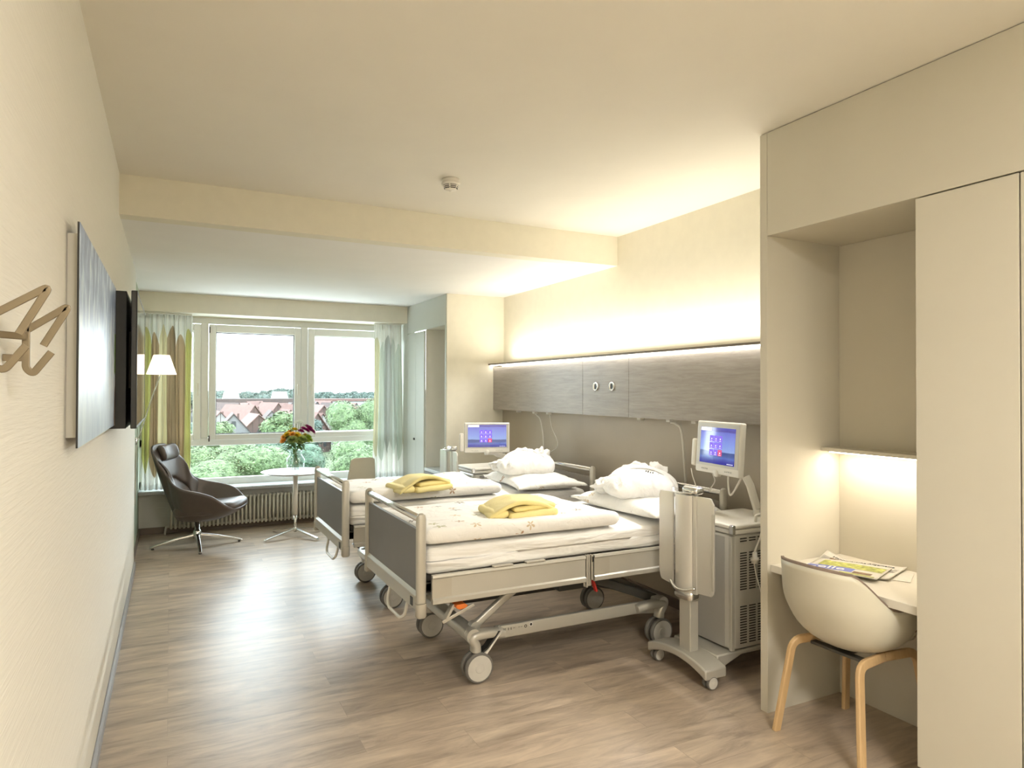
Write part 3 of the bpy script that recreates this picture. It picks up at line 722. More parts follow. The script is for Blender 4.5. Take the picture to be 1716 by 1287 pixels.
def make_bed(loc, label):
    t = thing('hospital_bed', label, 'bed', loc, 0, 'hospital beds')
    # ---- foot board
    H0, H1 = .515, .965
    for s in (-1, 1):
        fb = B()
        # rounded flat posts, bending inward at the top
        pth = round_path([(0, s*.503, H0-.04), (0, s*.503, H1-.012)], .02)
        sweep(fb, [(0, s*.503, H0), (0, s*.503, .70), (0, s*.503, H1-.022), (0, s*.500, H1-.006), (0, s*.494, H1)], rrect(.040, .052, .018, 4), up=(1, 0, 0), scale=[1, 1, 1, .88, .55])
        sweep(fb, [(0, s*.503, H0-.075), (0, s*.503, H0-.065), (0, s*.503, H0-.002)], rrect(.046, .058, .02, 4), up=(1, 0, 0), scale=[.8, 1, 1])
        fo = put_auto('foot_board_post', fb, 'alu', t)
    bm = B(); tube(bm, [(0, -.485, H1-.024), (0, .485, H1-.024)], .019, 20, up=(1, 0, 0)); put('top_rail', bm, 'chromed', t, smooth=1)
    bm = B(); box(bm, -.010, .010, -.478, .478, .565, .885); put('foot_board_panel', bm, 'board', t, bev=.003)
    bm = B(); prism(bm, [(-.022, .475), (.022, .475), (.022, .560), (-.004, .567), (-.022, .545)], -.478, .478); put('lower_rail', bm, 'alul', t, bev=.003)
    bm = B(); box(bm, -.0255, -.0225, -.44, -.405, .487, .53); put('sticker', bm, 'black', t)
    bm = B(); tube(bm, round_path([(-.01, -.32, .475), (-.025, -.32, .405), (-.035, -.27, .375), (-.035, -.05, .375), (-.025, .0, .405), (-.01, .0, .475)], .05, 5), .009, 10, up=(1, 0, 0)); put('bracket_loop', bm, 'plast', t, smooth=1)
    # ---- head board
    hx = 2.06
    for s in (-1, 1):
        hb = B()
        sweep(hb, [(hx, s*.503, .44), (hx, s*.503, .70), (hx, s*.503, H1-.022), (hx, s*.500, H1-.006), (hx, s*.494, H1)], rrect(.040, .052, .018, 4), up=(1, 0, 0), scale=[1, 1, 1, .88, .55])
        ho = put_auto('head_board_post', hb, 'alul', t)
    bm = B(); tube(bm, [(hx, -.485, H1-.024), (hx, .485, H1-.024)], .019, 20, up=(1, 0, 0)); put('top_rail', bm, 'chromed', t, smooth=1)
    bm = B(); box(bm, hx-.011, hx+.011, -.478, .478, .30, .885); put('head_board_panel', bm, 'boardh', t, bev=.003)
    # ---- mattress in its fitted sheet
    def md(p):
        k = 1 if abs(p.y) > .4 else .3
        p = p.copy(); z01 = (p.z+.075)/.15
        p.y += math.copysign(1, p.y)*(wrinkle(p, 2.2, .012, 1, (1, 1, 3.2)) if abs(p.y) > .4 else 0)
        if abs(p.y) > .4:  # long tension folds running out of the corners
            p.y += math.copysign(.006, p.y)*math.sin((p.z*42+p.x*5+2.5*noise.noise(p*2)))*max(0, 1-abs(p.x+.7)/.6)
        p.z += wrinkle(p, 3, .006, 2) - (.012*(p.y/.5)**2 if p.z > 0 else 0)
        return p
    bm = B(); softbox(bm, .985, .488, .072, (.035, .030, .026), (70, 30, 10), md, Matrix.Translation((1.02, 0, .718)))
    put('mattress', bm, 'sheet', t, smooth=1)
    # ---- side rails, low, two halves each side
    for s in (-1, 1):
        for a, b_ in ((.055, .985), (1.045, 1.99)):
            y = s*.515
            bm = B()
            prism(bm, [(y-s*.012, .507), (y+s*.006, .500), (y+s*.017, .506), (y+s*.018, .528), (y+s*.008, .536), (y+s*.008, .632), (y+s*.016, .640), (y+s*.012, .652), (y-s*.012, .652)], a, b_, 'x')
            r_ = put_auto('side_rail', bm, 'alul' if s < 0 else 'alu', t, .5)
            bm = B()
            e0, e1 = (a, a+.10) if a < .5 else (b_-.12, b_)
            prism(bm, [(y+s*.009, .5385), (y+s*.0105, .5385), (y+s*.0105, .630), (y+s*.009, .630)], (a-.0015), (a+.105), 'x')
            put('rail_end_cap', bm, 'alu', r_)
        bm = B()
        for k, dx in enumerate((.992, 1.008, 1.026)):
            box(bm, dx, dx+.010, s*.500, s*.526 if k != 1 else s*.520, .470+.02*k, .655)
        box(bm, .988, 1.04, s*.494, s*.502, .47, .64)
        put('rail_post', bm, 'alu', t, bev=.003)
        bm = B(); box(bm, 1.028, 1.040, s*.518, s*.528, .615, .645); put('latch', bm, 'black', t)
        for a in (.40, .60):
            bm = B(); box(bm, a, a+.12, s*.495, s*.530, .654, .662); put('rail_clip', bm, 'alu', t, bev=.003)
        bm = B(); box(bm, 1.60, 1.61, s*.505, s*.535, .653, .70); box(bm, 1.61, 1.655, s*.505, s*.535, .653, .663); box(bm, 1.65, 1.66, s*.505, s*.535, .653, .69)
        box(bm, 1.655, 1.72, s*.505, s*.530, .654, .660); put('hook_bracket', bm, 'alu', t, bev=.002)
    # ---- lying surface frame
    bm = B()
    for s in (-1, 1): box(bm, .03, 2.03, s*.43-.02, s*.43+.02, .545, .60)
    for x in (.03, .5, 1.0, 1.5, 1.98): box(bm, x, x+.05, -.45, .45, .55, .595)
    box(bm, .05, 2.0, -.44, .44, .60, .640)
    box(bm, .0, .05, -.40, .40, .53, .57)
    put('bed_frame', bm, 'dark', t, bev=.004)
    # ---- chassis with castors
    for s in (-1, 1):
        bm = B()
        yy = s*.335
        sweep(bm, round_path([(.50, yy, .232), (.80, yy, .232), (1.50, yy, .232), (1.70, yy, .205)], .06), rrect(.032, .072, .008), up=(0, 0, 1))
        ch = put_auto('chassis_rail', bm, 'alul' if s < 0 else 'dark', t)
    bm = B(); box(bm, .35, 1.62, .300, .365, .232, .236); put('rail_cover', bm, 'dark', ch)
    for x0, nm in ((.345, 'foot_cross_beam'), (1.66, 'head_cross_beam')):
        bm = B(); sweep(bm, round_path([(x0, -.36, .255), (x0, .36, .255)], .05), rrect(.085, .055, .014), up=(0, 0, 1)); 
        for s in (-1, 1): lathe(bm, [(.040, s*.362-.03), (.043, s*.362), (.038, s*.362+.03)], (x0, 0, .252), 24, 'y')
        put_auto(nm, bm, 'alul', t)
        for s in (-1, 1):
            bm = B()
            # castor horn reaching over the wheel
            dxw = .03 if x0 < 1 else -.04
            sweep(bm, smooth_path([(x0+.19*(1 if x0 < 1 else -1), s*.36, .235), (x0+.10*(1 if x0 < 1 else -1), s*.372, .252), (x0+.0, s*.375, .245), (x0+dxw*.5, s*.375, .20), (x0+dxw*.6, s*.375, .165)], 5), rrect(.05, .070, .02), up=(0, 1, 0))
            put_auto('castor_horn', bm, 'alul', t)
    for (x, s, br) in ((.37, -1, 1), (.37, 1, 1), (1.63, -1, 0), (1.63, 1, 0)):
        c_ = castor(t, x, s*.378, .083, .085, brake=br)
        if br:
            bm = B(); prism(bm, [(x-.03, .125), (x+.045, .165), (x+.15, .275), (x+.13, .245), (x+.03, .128), (x-.02, .105)], s*.378-.032, s*.378+.032)
            pd = put('brake_pedal', bm, 'plast', t, bev=.003)
            bm = B(); prism(bm, [(x-.018, .145), (x+.05, .182), (x+.118, .262), (x+.13, .262), (x+.06, .178), (x-.01, .138)], s*.378-.026, s*.378+.026); put('pedal_tread', bm, 'black', pd)
    # lifting arms: a scissor at either end
    for s in (-1, 1):
        yy = s*.30
        bm = B(); sweep(bm, [(.38, yy, .270), (.56, yy, .40), (.70, yy, .485)], rrect(.035, .045, .012), up=(0, 0, 1))
        lathe(bm, [(.03, yy-.022), (.03, yy+.022)], (.385, 0, .275), 18, 'y'); put_auto('lift_arm', bm, 'alul', t)
        bm = B(); box(bm, .60, .66, yy-.03, yy+.03, .44, .545); box(bm, .70, .76, yy-.025, yy+.025, .475, .545); put('arm_bracket', bm, 'alul', t, bev=.006)
        bm = B(); sweep(bm, [(1.05, yy, .50), (1.35, yy, .38), (1.66, yy, .26)], rrect(.03, .055, .01), up=(0, 0, 1)); put_auto('lift_arm', bm, 'dark', t)
        bm = B(); tube(bm, [(.74, s*.38, .49), (.80, s*.42, .505), (.86, s*.45, .515)], .013, 10); put('grip_lever', bm, mat('grey_grip', (.30, .31, .32), .45) if 'grip' not in M else M['grip'], t, smooth=1)
    bm = B(); box(bm, .55, 1.6, -.05, .05, .36, .44); box(bm, 1.05, 1.35, -.12, .12, .33, .47); put('motor_unit', bm, 'dark', t, bev=.01)
    bm = B(); sweep(bm, [(1.0, -.02, .45), (1.30, -.02, .34), (1.58, -.02, .27)], circ(.022, 12)); put('actuator', bm, 'dark', t, smooth=1)
    bm = B(); prism(bm, [(.20, .475), (.245, .478), (.265, .465), (.25, .452), (.215, .448), (.195, .46)], -.50, -.42); put('release_tab', bm, 'orange', t, bev=.004)
    bm = B(); prism(bm, [(.15, .40), (.19, .47), (.215, .47), (.19, .44), (.16, .39)], -.47, -.43); prism(bm, [(.13, .39), (.31, .46), (.32, .445), (.14, .375)], -.465, -.455); put('lever_arm', bm, 'alu', t, bev=.003)
    bm = B(); sweep(bm, [(1.115, -.40, .47), (1.14, -.40, .40)], rrect(.012, .03, .004), up=(0, 1, 0)); put('release_lever', bm, 'red', t)
    for s in (1,):
        bm = B(); sweep(bm, [(.27, s*.40, .32), (.35, s*.40, .26)], rrect(.03, .012, .004)); put('foot_lever', bm, 'black', t)
    # small marks on the chassis rail
    bm = B()
    for k, x in enumerate((.555, .575, .592)): box(bm, x, x+.004, -.3521, -.3515, .238, .252)
    box(bm, .551, .563, -.3521, -.3515, .231, .234)
    for x, w in ((.606, .014), (.640, .010), (.655, .012)): box(bm, x, x+w, -.3521, -.3515, .245, .247)
    lathe(bm, [(.009, -.3515), (.009, -.3522), (.005, -.3522)], (.688, 0, .245), 16, 'y', False)
    put('printed_symbols', bm, 'ink', t)
    bm = B(); lathe(bm, [(.0115, -.3515), (.0115, -.3523), (.008, -.3523)], (.723, 0, .250), 18, 'y', False); k = put('round_label', bm, 'white', t)
    bm = B(); lathe(bm, [(.008, -.3522), (0, -.3522)], (.723, 0, .250), 18, 'y', False); put('label_centre', bm, 'ink', k)
    return t

def make_duvet(loc, label, seed, L=1.24):
    hz = .034
    def dd(p):
        p = p.copy(); fy = (p.y+.475)/.95
        p.z = p.z*(1.12-.5*fy)
        p.z += wrinkle(p, 2.6, .012, seed)*(1 if p.z > 0 else .1)
        p.z += .004*math.sin(p.x*9+seed)*math.sin(p.y*6) if p.z > 0 else 0
        p.y += wrinkle(Vector((p.x, 0, 0)), 2., .012, seed+3)
        p.x += wrinkle(Vector((0, p.y, 0)), 3., .014, seed+4)
        # a soft peak at the far head corner
        g = math.exp(-(((p.x-L/2+.12)/.16)**2+((p.y-.33)/.16)**2)); p.z += .028*g if p.z > 0 else .0
        p.z += .02*(1-fy) 
        return p
    bm = B(); softbox(bm, L/2, .486, hz+.004, (.05, .032, .034), (60, 44, 4), dd, None, uv=True, uo=(seed*3.1, seed*1.7))
    o = put('duvet', bm, 'sheetf', smooth=1, loc=loc)
    return tag(o, label, 'duvet', 'folded duvets')
def make_pillow(loc, rz, label, seed, hx=.28, hy=.42, h=.075, cat='pillow', m='pillf', name='pillow'):
    bm = B()
    for s in (1, -1):
        def f(a, b_):
            u, v = 2*a-1, 2*b_-1
            e = (max(0, 1-abs(u)**3.2)*max(0, 1-abs(v)**3.6))**.55
            k = 1+.07*(abs(u)**3)*(abs(v)**3)-.06*(1-abs(v)**2)*abs(u)**4
            k2 = 1+.06*(abs(u)**3)*(abs(v)**3)-.05*(1-abs(u)**2)*abs(v)**4
            x, y = u*hx*k, v*hy*k2
            z = s*h*e*(1 if s > 0 else .55)
            if s > 0: z += wrinkle(Vector((x, y, 0)), 7, .012, seed)*e
            edge = max(abs(u), abs(v))**6
            z += .010*edge*math.sin((u*v)*14+seed+a*23+b_*19)
            return (x, y, z)
        grid(bm, 44, 44, f, uvf=lambda a, b_: (a*.56+seed+s*.9, b_*.84))
    bmesh.ops.remove_doubles(bm, verts=bm.verts, dist=.0008)
    o = put(name, bm, m, smooth=1, loc=loc, rz=rz)
    return tag(o, label, cat, 'pillows')
def make_robe(loc, rz, label, seed):
    t = thing('bathrobe', label, 'bathrobe', loc, rz, 'folded bathrobes')
    def rd(p):
        p = p.copy(); r2 = (p.x/.28)**2+(p.y/.25)**2
        p.z += (.075*(1-min(1, r2))+wrinkle(p, 7, .022, seed)) if p.z > -.02 else 0
        p.z += .006*math.sin(p.x*85+3*noise.noise(p*6))*max(0, -p.y/.22) if p.y < 0 else 0
        return p
    bm = B(); softbox(bm, .24, .22, .055, (.13, .13, .052), (26, 26, 4), rd, Matrix.Translation((0, 0, .055)))
    put('folded_body', bm, 'robe', t, smooth=1)
    # shawl collar: a fat band arching over the bundle
    bm = B()
    def band(pts, r, bm, seed):
        n = len(pts)
        sweep(bm, pts, circ(1, 14, .62), up=(0, 0, 1), scale=[r*(1-.6*abs(2*i/(n-1)-1)**4)*(1+.12*noise.noise(Vector((i*.5, seed, 0)))) for i in range(n)])
    band(smooth_path([(-.20, -.02, .09), (-.12, .07, .15), (.0, .11, .175), (.12, .07, .16), (.20, -.03, .12), (.215, -.13, .06)], 6), .045, bm, seed)
    put('shawl_collar', bm, 'robe', t, smooth=1)
    bm = B()
    ell(bm, (.02, .13, .125), (.11, .08, .085), 4, .5, 2.2, seed); ell(bm, (.16, .10, .115), (.075, .085, .095), 4, .5, 2.5, seed+1)
    ell(bm, (-.16, .12, .06), (.12, .10, .055), 4, .5, 2.4, seed+3)
    put('bunched_sleeves', bm, 'robe', t, smooth=1)
    bm = B(); tube(bm, smooth_path([(-.19, -.05, .125), (-.08, .03, .178), (.06, .02, .185), (.15, -.07, .150), (.175, -.16, .085)], 5), .0045, 6); put('piping', bm, cloth_mat('grey_piping', (.55, .54, .52)) if 'pip' not in M else M['pip'], t, smooth=1)
    bm = B()
    for k in range(7):
        a = k/6; x = .035+.085*a; y = -.045-.055*a*a; z = .176-.030*a
        box(bm, x, x+.006, y-.002, y+.002, z-.004, z+.006+.004*(k % 2), Matrix.Rotation(.6, 3, 'X'))
    put('embroidery', bm, 'ink', t)
    return t
def make_towel(loc, rz, label, seed, flip=1):
    t = thing('towel', label, 'towel', loc, rz, 'folded yellow towels')
    def d1(p):
        p = p.copy(); u = p.x/.2; v = p.y/.16
        p.z += .040+.044*(1-u*u*.9)*(1-.25*v)+.012*(v > .2)*v+wrinkle(p, 5, .012, seed) - .045*max(0, -u-.2)
        p.x += .02*v
        return p
    bm = B(); softbox(bm, .205, .165, .013, (.014, .014, .0125), (24, 20, 2), d1); put('top_fold', bm, 'towel', t, smooth=1)
    def d2(p):
        p = p.copy(); u = p.x/.16
        p.z += .010*(u)+wrinkle(p, 7, .006, seed+2); return p
    bm = B(); softbox(bm, .150, .155, .020, (.018, .018, .0195), (20, 16, 2), d2, Matrix.Translation((.045, -.030, .021))); put('lower_fold', bm, 'towel', t, smooth=1)
    bm = B(); softbox(bm, .128, .145, .016, (.015, .015, .0155), (20, 16, 2), d2, Matrix.Translation((.060, -.012, .056))); put('middle_fold', bm, 'towel', t, smooth=1)
    bm = B(); softbox(bm, .052, .160, .022, (.020, .020, .0215), (10, 16, 2), d2, Matrix.Translation((-.152, -.0, .022))); put('side_fold', bm, 'towel', t, smooth=1)
    return t

M['grip'] = mat('grey_grip', (.30, .31, .32), .45); M['pip'] = cloth_mat('grey_piping', (.50, .49, .47))
M['pillow'] = M['pillf']
bed1 = make_bed((1.150, 3.80, 0), 'nearer of the two hospital beds, side rails and castors in full view')
bed2 = dup(bed1, (1.100, 5.245, 0), label='farther hospital bed, behind the nearer one and closer to the window')
make_duvet((1.80, 3.805, .820), 'flower-print duvet folded flat on the nearer hospital bed', 1)
make_duvet((1.735, 5.25, .820), 'flower-print duvet folded flat on the farther bed by the window', 2, 1.2)
make_pillow((2.875, 3.70, .834), .02, 'flower-print pillow under the white bathrobe on the nearer bed', 1, .27, .46)
make_pillow((2.78, 5.10, .834), -.10, 'white pillow with frilled edge under bathrobe on the farther bed', 3, .29, .43)
make_robe((2.86, 3.73, .882), -.35, 'folded white bathrobe heaped on the pillow of the nearer bed', 1)
make_robe((2.74, 5.16, .882), -.30, 'folded white bathrobe heaped on the pillow of the farther bed', 5)
make_towel((1.86, 3.60, .866), -.15, 'folded yellow towel lying on the duvet of the nearer bed', 1)
make_towel((1.655, 4.80, .869), .12, 'folded yellow towel lying on the duvet of the farther bed', 4)

# ================================================================ bedside trolleys with folded table flap
def make_trolley(loc, label):
    t = thing('bedside_trolley', label, 'bedside cabinet', loc, 0, 'bedside trolleys')
    # origin: floor under the flap column; body lies towards +x
    bm = B(); softbox(bm, .23, .185, .325, (.03, .03, .02), (4, 4, 6), None, Matrix.Translation((.405, .03, .475)))
    bd = put('cabinet_body', bm, 'trol', t, smooth=0)
    for p in bd.data.polygons: p.use_smooth = True
    bm = B(); box(bm, .172, .1745, -.10, .19, .16, .78); put('front_panel', bm, 'trolb', t, bev=.003)
    bm = B(); box(bm, .1735, .20, .20, .214, .15, .79); box(bm, .1735, .20, -.153, -.13, .15, .79); put('corner_strip', bm, 'alul', t, bev=.004)
    # vents on the side facing the room
    for z0, n in ((.755, 2), (.485, 15), (.185, 15)):
        bm = B()
        for c in range(5):
            for k in range(n):
                x = .235+c*.068; z = z0+k*.0145
                box(bm, x, x+.05, -.157, -.1545, z, z+.006)
        put('vent_slots', bm, 'black', t)
    bm = B(); softbox(bm, .245, .20, .016, (.03, .03, .012), (4, 4, 1), None, Matrix.Translation((.405, .03, .842)))
    tp = put('top_tray', bm, 'plast', t)
    for p in tp.data.polygons: p.use_smooth = True
    bm = B(); box(bm, .17, .64, -.168, .228, .800, .826); put('top_rim', bm, 'plast', t, bev=.006)
    bm = B(); box(bm, .155, .18, -.178, -.150, .805, .855); put('corner_catch', bm, 'chrome', t, bev=.004)
    bm = B(); tube(bm, round_path([(.36, -.15, .855), (.36, -.15, .895), (.60, -.15, .895), (.60, -.15, .855)], .02), .008, 8, up=(0, 1, 0)); put('push_handle', bm, 'plast', t, smooth=1)
    # base: arched front foot and a tray under the body
    pts = []
    bm = B()
    def foot(a, b_):
        v = 2*a-1  # across (y)
        return None
    n = 20; top = []; bot = []
    for i in range(n+1):
        v = -1+2*i/n
        top.append((v*.245+.03, .150-.040*abs(v)**2.2)); bot.append((v*.245+.03, .055+.055*(1-v*v)))
    prism(bm, top+bot[::-1], -.075, .075, 'x')
    prism(bm, [(.07, .145), (.64, .150), (.64, .125), (.25, .12), (.12, .075), (.07, .07)], -.15, .21, 'y')
    put_auto('base', bm, 'alul', t, bev=.008)
    for x, y in ((-.02, -.19), (-.02, .25), (.57, -.13), (.57, .20)):
        castor(t, x, y, .036, .052, 'castor', rim='tyre')
    # column and flap
    bm = B(); box(bm, -.03, .03, -.045, .045, .12, .47); put('column', bm, 'alul', t, bev=.004)
    bm = B(); softbox(bm, .045, .075, .035, (.03, .03, .03), (2, 2, 1), None, Matrix.Translation((-.012, 0, .46))); 
    tube(bm, smooth_path([(-.045, .10, .515), (-.065, .05, .497), (-.07, 0, .49), (-.065, -.05, .497), (-.045, -.10, .515)], 5), .009, 8)
    put('column_head', bm, 'chromed', t, smooth=1)
    bm = B(); prism(bm, [(.10, .485), (.205, .495), (.215, .51), (.225, .55), (.225, .99), (.215, 1.015), (.10, 1.02)], -.028, -.018, 'x')
    prism(bm, [(-.09, .485), (-.205, .495), (-.22, .51), (-.225, .53), (-.225, .99), (-.205, 1.02), (-.195, 1.022), (-.09, 1.02)], -.028, -.018, 'x')
    fl = put('table_flap', bm, 'trol', t, bev=.003)
    bm = B()
    box(bm, -.034, -.020, -.229, -.215, .53, .94); put('flap_edge', bm, 'alul', fl, bev=.002)
    bm = B(); pr = [(.072, -.018)]+[(.072*math.cos(PI*k/12), -.028-.034*math.sin(PI*k/12)) for k in range(13)]+[(-.072, -.018), (-.074, -.018), (-.074, -.036), (-.098, -.034), (-.098, -.018)]
    v0 = [(x, y) for y, x in pr]; prism(bm, v0, .478, 1.02, 'z'); put_auto('column_cover', bm, 'trol', t, .4)
    bm = B(); softbox(bm, .035, .06, .022, (.02, .02, .02), (2, 2, 1), None, Matrix.Translation((.0, -.035, 1.045)))
    box(bm, -.03, .03, -.05, .01, 1.015, 1.04)
    put('tilt_lock', bm, 'chromed', t, smooth=1)
    bm = B(); sweep(bm, smooth_path([(-.03, .10, 1.045), (-.05, .06, 1.03), (-.05, -.03, 1.03), (-.02, -.08, 1.04)], 4), rrect(.016, .008, .003)); put('release_bar', bm, 'chromed', t, smooth=1)
    return t
tr1 = make_trolley((2.625, 2.965, 0), 'silver bedside trolley nearest the desk niche, vent slots facing the room')
tr2 = dup(tr1, (2.44, 6.13, 0), label='silver bedside trolley in the far corner beyond both beds')

def screen_mat(name, w, h):
    m, n, l, p = new_mat(name); p.inputs['Roughness'].default_value = .05; p.inputs['Specular IOR Level'].default_value = .9; p.inputs['Base Color'].default_value = (.01, .01, .02, 1)
    t = n.new('ShaderNodeTexCoord'); s = n.new('ShaderNodeSeparateXYZ'); l.new(t.outputs['Object'], s.inputs[0])
    mp = n.new('ShaderNodeMapping'); mp.inputs['Scale'].default_value = (1, 3, 16); l.new(t.outputs['Object'], mp.inputs['Vector'])
    z = n.new('ShaderNodeTexNoise'); z.inputs['Scale'].default_value = 3; z.inputs['Detail'].default_value = 4; l.new(mp.outputs[0], z.inputs['Vector'])
    f = math_node(n, l, 'ADD', math_node(n, l, 'DIVIDE', math_node(n, l, 'ADD', s.outputs[2], h/2), h), math_node(n, l, 'MULTIPLY_ADD', z.outputs['Fac'], .10, -.05))
    r = n.new('ShaderNodeValToRGB'); e = r.color_ramp.elements
    e[0].position = 0; e[0].color = (.03, .03, .30, 1); e[1].position = 1; e[1].color = (.10, .10, .45, 1)
    for q, c in ((.10, (.05, .06, .34)), (.16, (.10, .16, .48)), (.24, (.06, .10, .30)), (.33, (.05, .08, .25)), (.35, (.26, .38, .72)), (.55, (.22, .30, .72)), (.88, (.16, .18, .60)), (.91, (.08, .06, .32))):
        k = e.new(q); k.color = (*c, 1)
    l.new(f, r.inputs['Fac']); l.new(r.outputs[0], p.inputs['Emission Color']); p.inputs['Emission Strength'].default_value = .45
    return m
scr = screen_mat('bedside_screen', .38, .22)
icon = emis('screen_icon_white', (.85, .87, 1), .4); tile = emis('screen_tile_violet', (.14, .08, .52), .5); tilr = emis('screen_tile_red', (.42, .04, .14), .5)
tilw = emis('screen_caption', (.80, .84, .92), .4)
def make_monitor(loc, rz, tilt, label, W_, H_, sw, sh_, bottom):
    """face looks along local -x; width along y; origin at the middle of the screen face"""
    t = thing('bedside_monitor', label, 'monitor', loc, rz, 'bedside monitors')
    t.rotation_euler = (0, tilt, rz)
    zc = (bottom)  # screen centre sits above the housing centre
    bm = B(); softbox(bm, .019, W_/2, H_/2, (.010, .010, .010), (1, 4, 4), None, Matrix.Translation((.021, 0, -zc)))
    hs = put('housing', bm, 'plast', t)
    bm = B(); box(bm, .0004, .003, -W_/2+.014, W_/2-.014, -zc-H_/2+.045, -zc+H_/2-.012); put('bezel', bm, 'screenb' if rz < 0 and rz > -.3 else 'plast', t, bev=.001)
    bm = B(); box(bm, -.0012, .0002, -sw/2, sw/2, -sh_/2, sh_/2); s_ = put('screen', bm, scr, t)
    bm = B()
    k = sh_/.22
    for i in range(3):
        for j in range(3):
            if (i, j) == (2, 0): continue
            y = .055-i*.042*k; z = -.062+j*.042*k
            box(bm, -.0020, -.0014, y-.019*k, y+.019*k, z, z+.038*k)
    put('menu_tiles', bm, tile, s_)
    bm = B(); y = .055-2*.042*k; box(bm, -.0020, -.0014, y-.019*k, y+.019*k, -.062, -.062+.038*k); put('red_tile', bm, tilr, s_)
    bm = B()
    for i in range(3):
        for j in range(3):
            y = .055-i*.042*k; z = -.062+j*.042*k+.018*k; lathe(bm, [(.0001, -.0026), (.0045, -.0025), (.0045, -.0021)], (0, y, z), 10, 'x', False)
            box(bm, -.0024, -.0021, y-.009*k, y+.009*k, z-.013*k, z-.011*k)
    for i in range(6): box(bm, -.0020, -.0014, -sw/2+.012+i*.010, -sw/2+.017+i*.010, -sh_/2+.006, -sh_/2+.011)
    put('menu_icons', bm, icon, s_)
    bm = B(); box(bm, -.0020, -.0014, sw/2-.11, sw/2-.004, sh_/2-.022, sh_/2-.001); put('title_box', bm, tilw, s_)
    for s in (-1, 1):
        bm = B()
        for i in range(4): lathe(bm, [(.0001, -.0035), (.004, -.003), (.005, .0005)], (0, s*(.09+i*.018), -zc-H_/2+.024), 12, 'x', False)
        put('button_row', bm, 'screenb', t)
    bm = B(); lathe(bm, [(.022, -.002), (.024, .004), (.022, .03)], (0, 0, -zc-H_/2+.006), 20, 'x'); put('chin_button', bm, 'plast', t, smooth=1)
    # phone handset at the side
    bm = B(); softbox(bm, .016, .020, .088, (.012, .012, .012), (1, 1, 3), None, Matrix.Translation((.012, W_/2+.026, -zc-.045))); hn = put('handset', bm, 'plast', t, smooth=1)
    return t
mn1 = make_monitor((3.03, 3.165, 1.262), math.radians(-7.5), .07, 'tilted white bedside monitor above the near trolley, bright reflection across it', .440, .325, .345, .225, .012)
mn2 = make_monitor((2.735, 5.93, 1.165), -PI/2+1.98-.45, .03, 'white bedside monitor in the far corner with violet menu screen', .440, .290, .375, .215, .018)
mn2.rotation_euler.z = math.radians(72)
def arm(name, pts, parent, secs=(.05, .022)):
    bm = B(); sweep(bm, pts, rrect(secs[0], secs[1], .008), up=(0, 1, 0)); return put_auto(name, bm, 'plast', parent)
def child_world(parent, build):
    pass
# swivel arms (children of their trolley)
a1 = B(); sweep(a1, [(.46, .02, 1.09), (.475, -.0, 1.04), (.50, -.03, .90)], rrect(.052, .024, .009), up=(0, 1, 0)); lathe(a1, [(.022, .858), (.022, .90)], (.50, -.03, 0), 16)
put_auto('monitor_arm', a1, 'plast', tr1)
a2 = B(); sweep(a2, [(.30, -.15, 1.00), (.42, -.10, .99), (.50, -.02, .955)], rrect(.03, .045, .009), up=(0, 0, 1)); sweep(a2, [(.50, -.02, .955), (.60, .04, .94)], rrect(.03, .045, .009)); lathe(a2, [(.022, .858), (.022, .94)], (.58, .03, 0), 16)
put_auto('monitor_arm', a2, 'plast', tr2)
# cords hanging below the near monitor
def cord(pts, label, r=.0035, grp='cords below the near monitor'):
    bm = B(); tube(bm, smooth_path(pts, 8), r, 6); return tag(put('cord', bm, 'plast', smooth=1), label, 'cord', grp)
cord([(3.03, 3.40, 1.10), (3.03, 3.385, 1.05), (3.03, 3.36, 1.00), (3.03, 3.35, .97)], 'short white cord under the handset of the near monitor')
cord([(3.04, 3.22, 1.09), (3.045, 3.20, 1.04), (3.05, 3.24, .99), (3.06, 3.26, .96)], 'white cord slanting from the near monitor behind the silver flap')
cord([(3.04, 3.08, 1.10), (3.02, 3.06, 1.04), (3.0, 3.03, .985), (2.99, 3.00, .99), (3.0, 2.97, 1.04), (3.03, 2.96, 1.10)], 'looped white cord hanging beside the arm of the near monitor', .006)
bm = B(); tube(bm, smooth_path([(3.03, 2.80, .86), (3.02, 2.79, .83), (2.985, 2.787, .76), (2.955, 2.79, .70), (2.945, 2.79, .66)], 8), .006, 8)
tube(bm, smooth_path([(2.935, 2.785, .665), (2.955, 2.780, .56), (2.99, 2.775, .46), (3.04, 2.775, .36)], 8), .0045, 8)
pg = tag(put('power_plug', bm, 'plast', smooth=1), 'white power cable with round plug hanging on the near trolley vents', 'plug')
bm = B(); lathe(bm, [(.012, .04), (.014, .012), (.024, .008), (.024, -.006), (.018, -.010), (.018, -.022)], (2.943, 2.782, .655), 20); put('plug_head', bm, 'plast', pg, smooth=1)

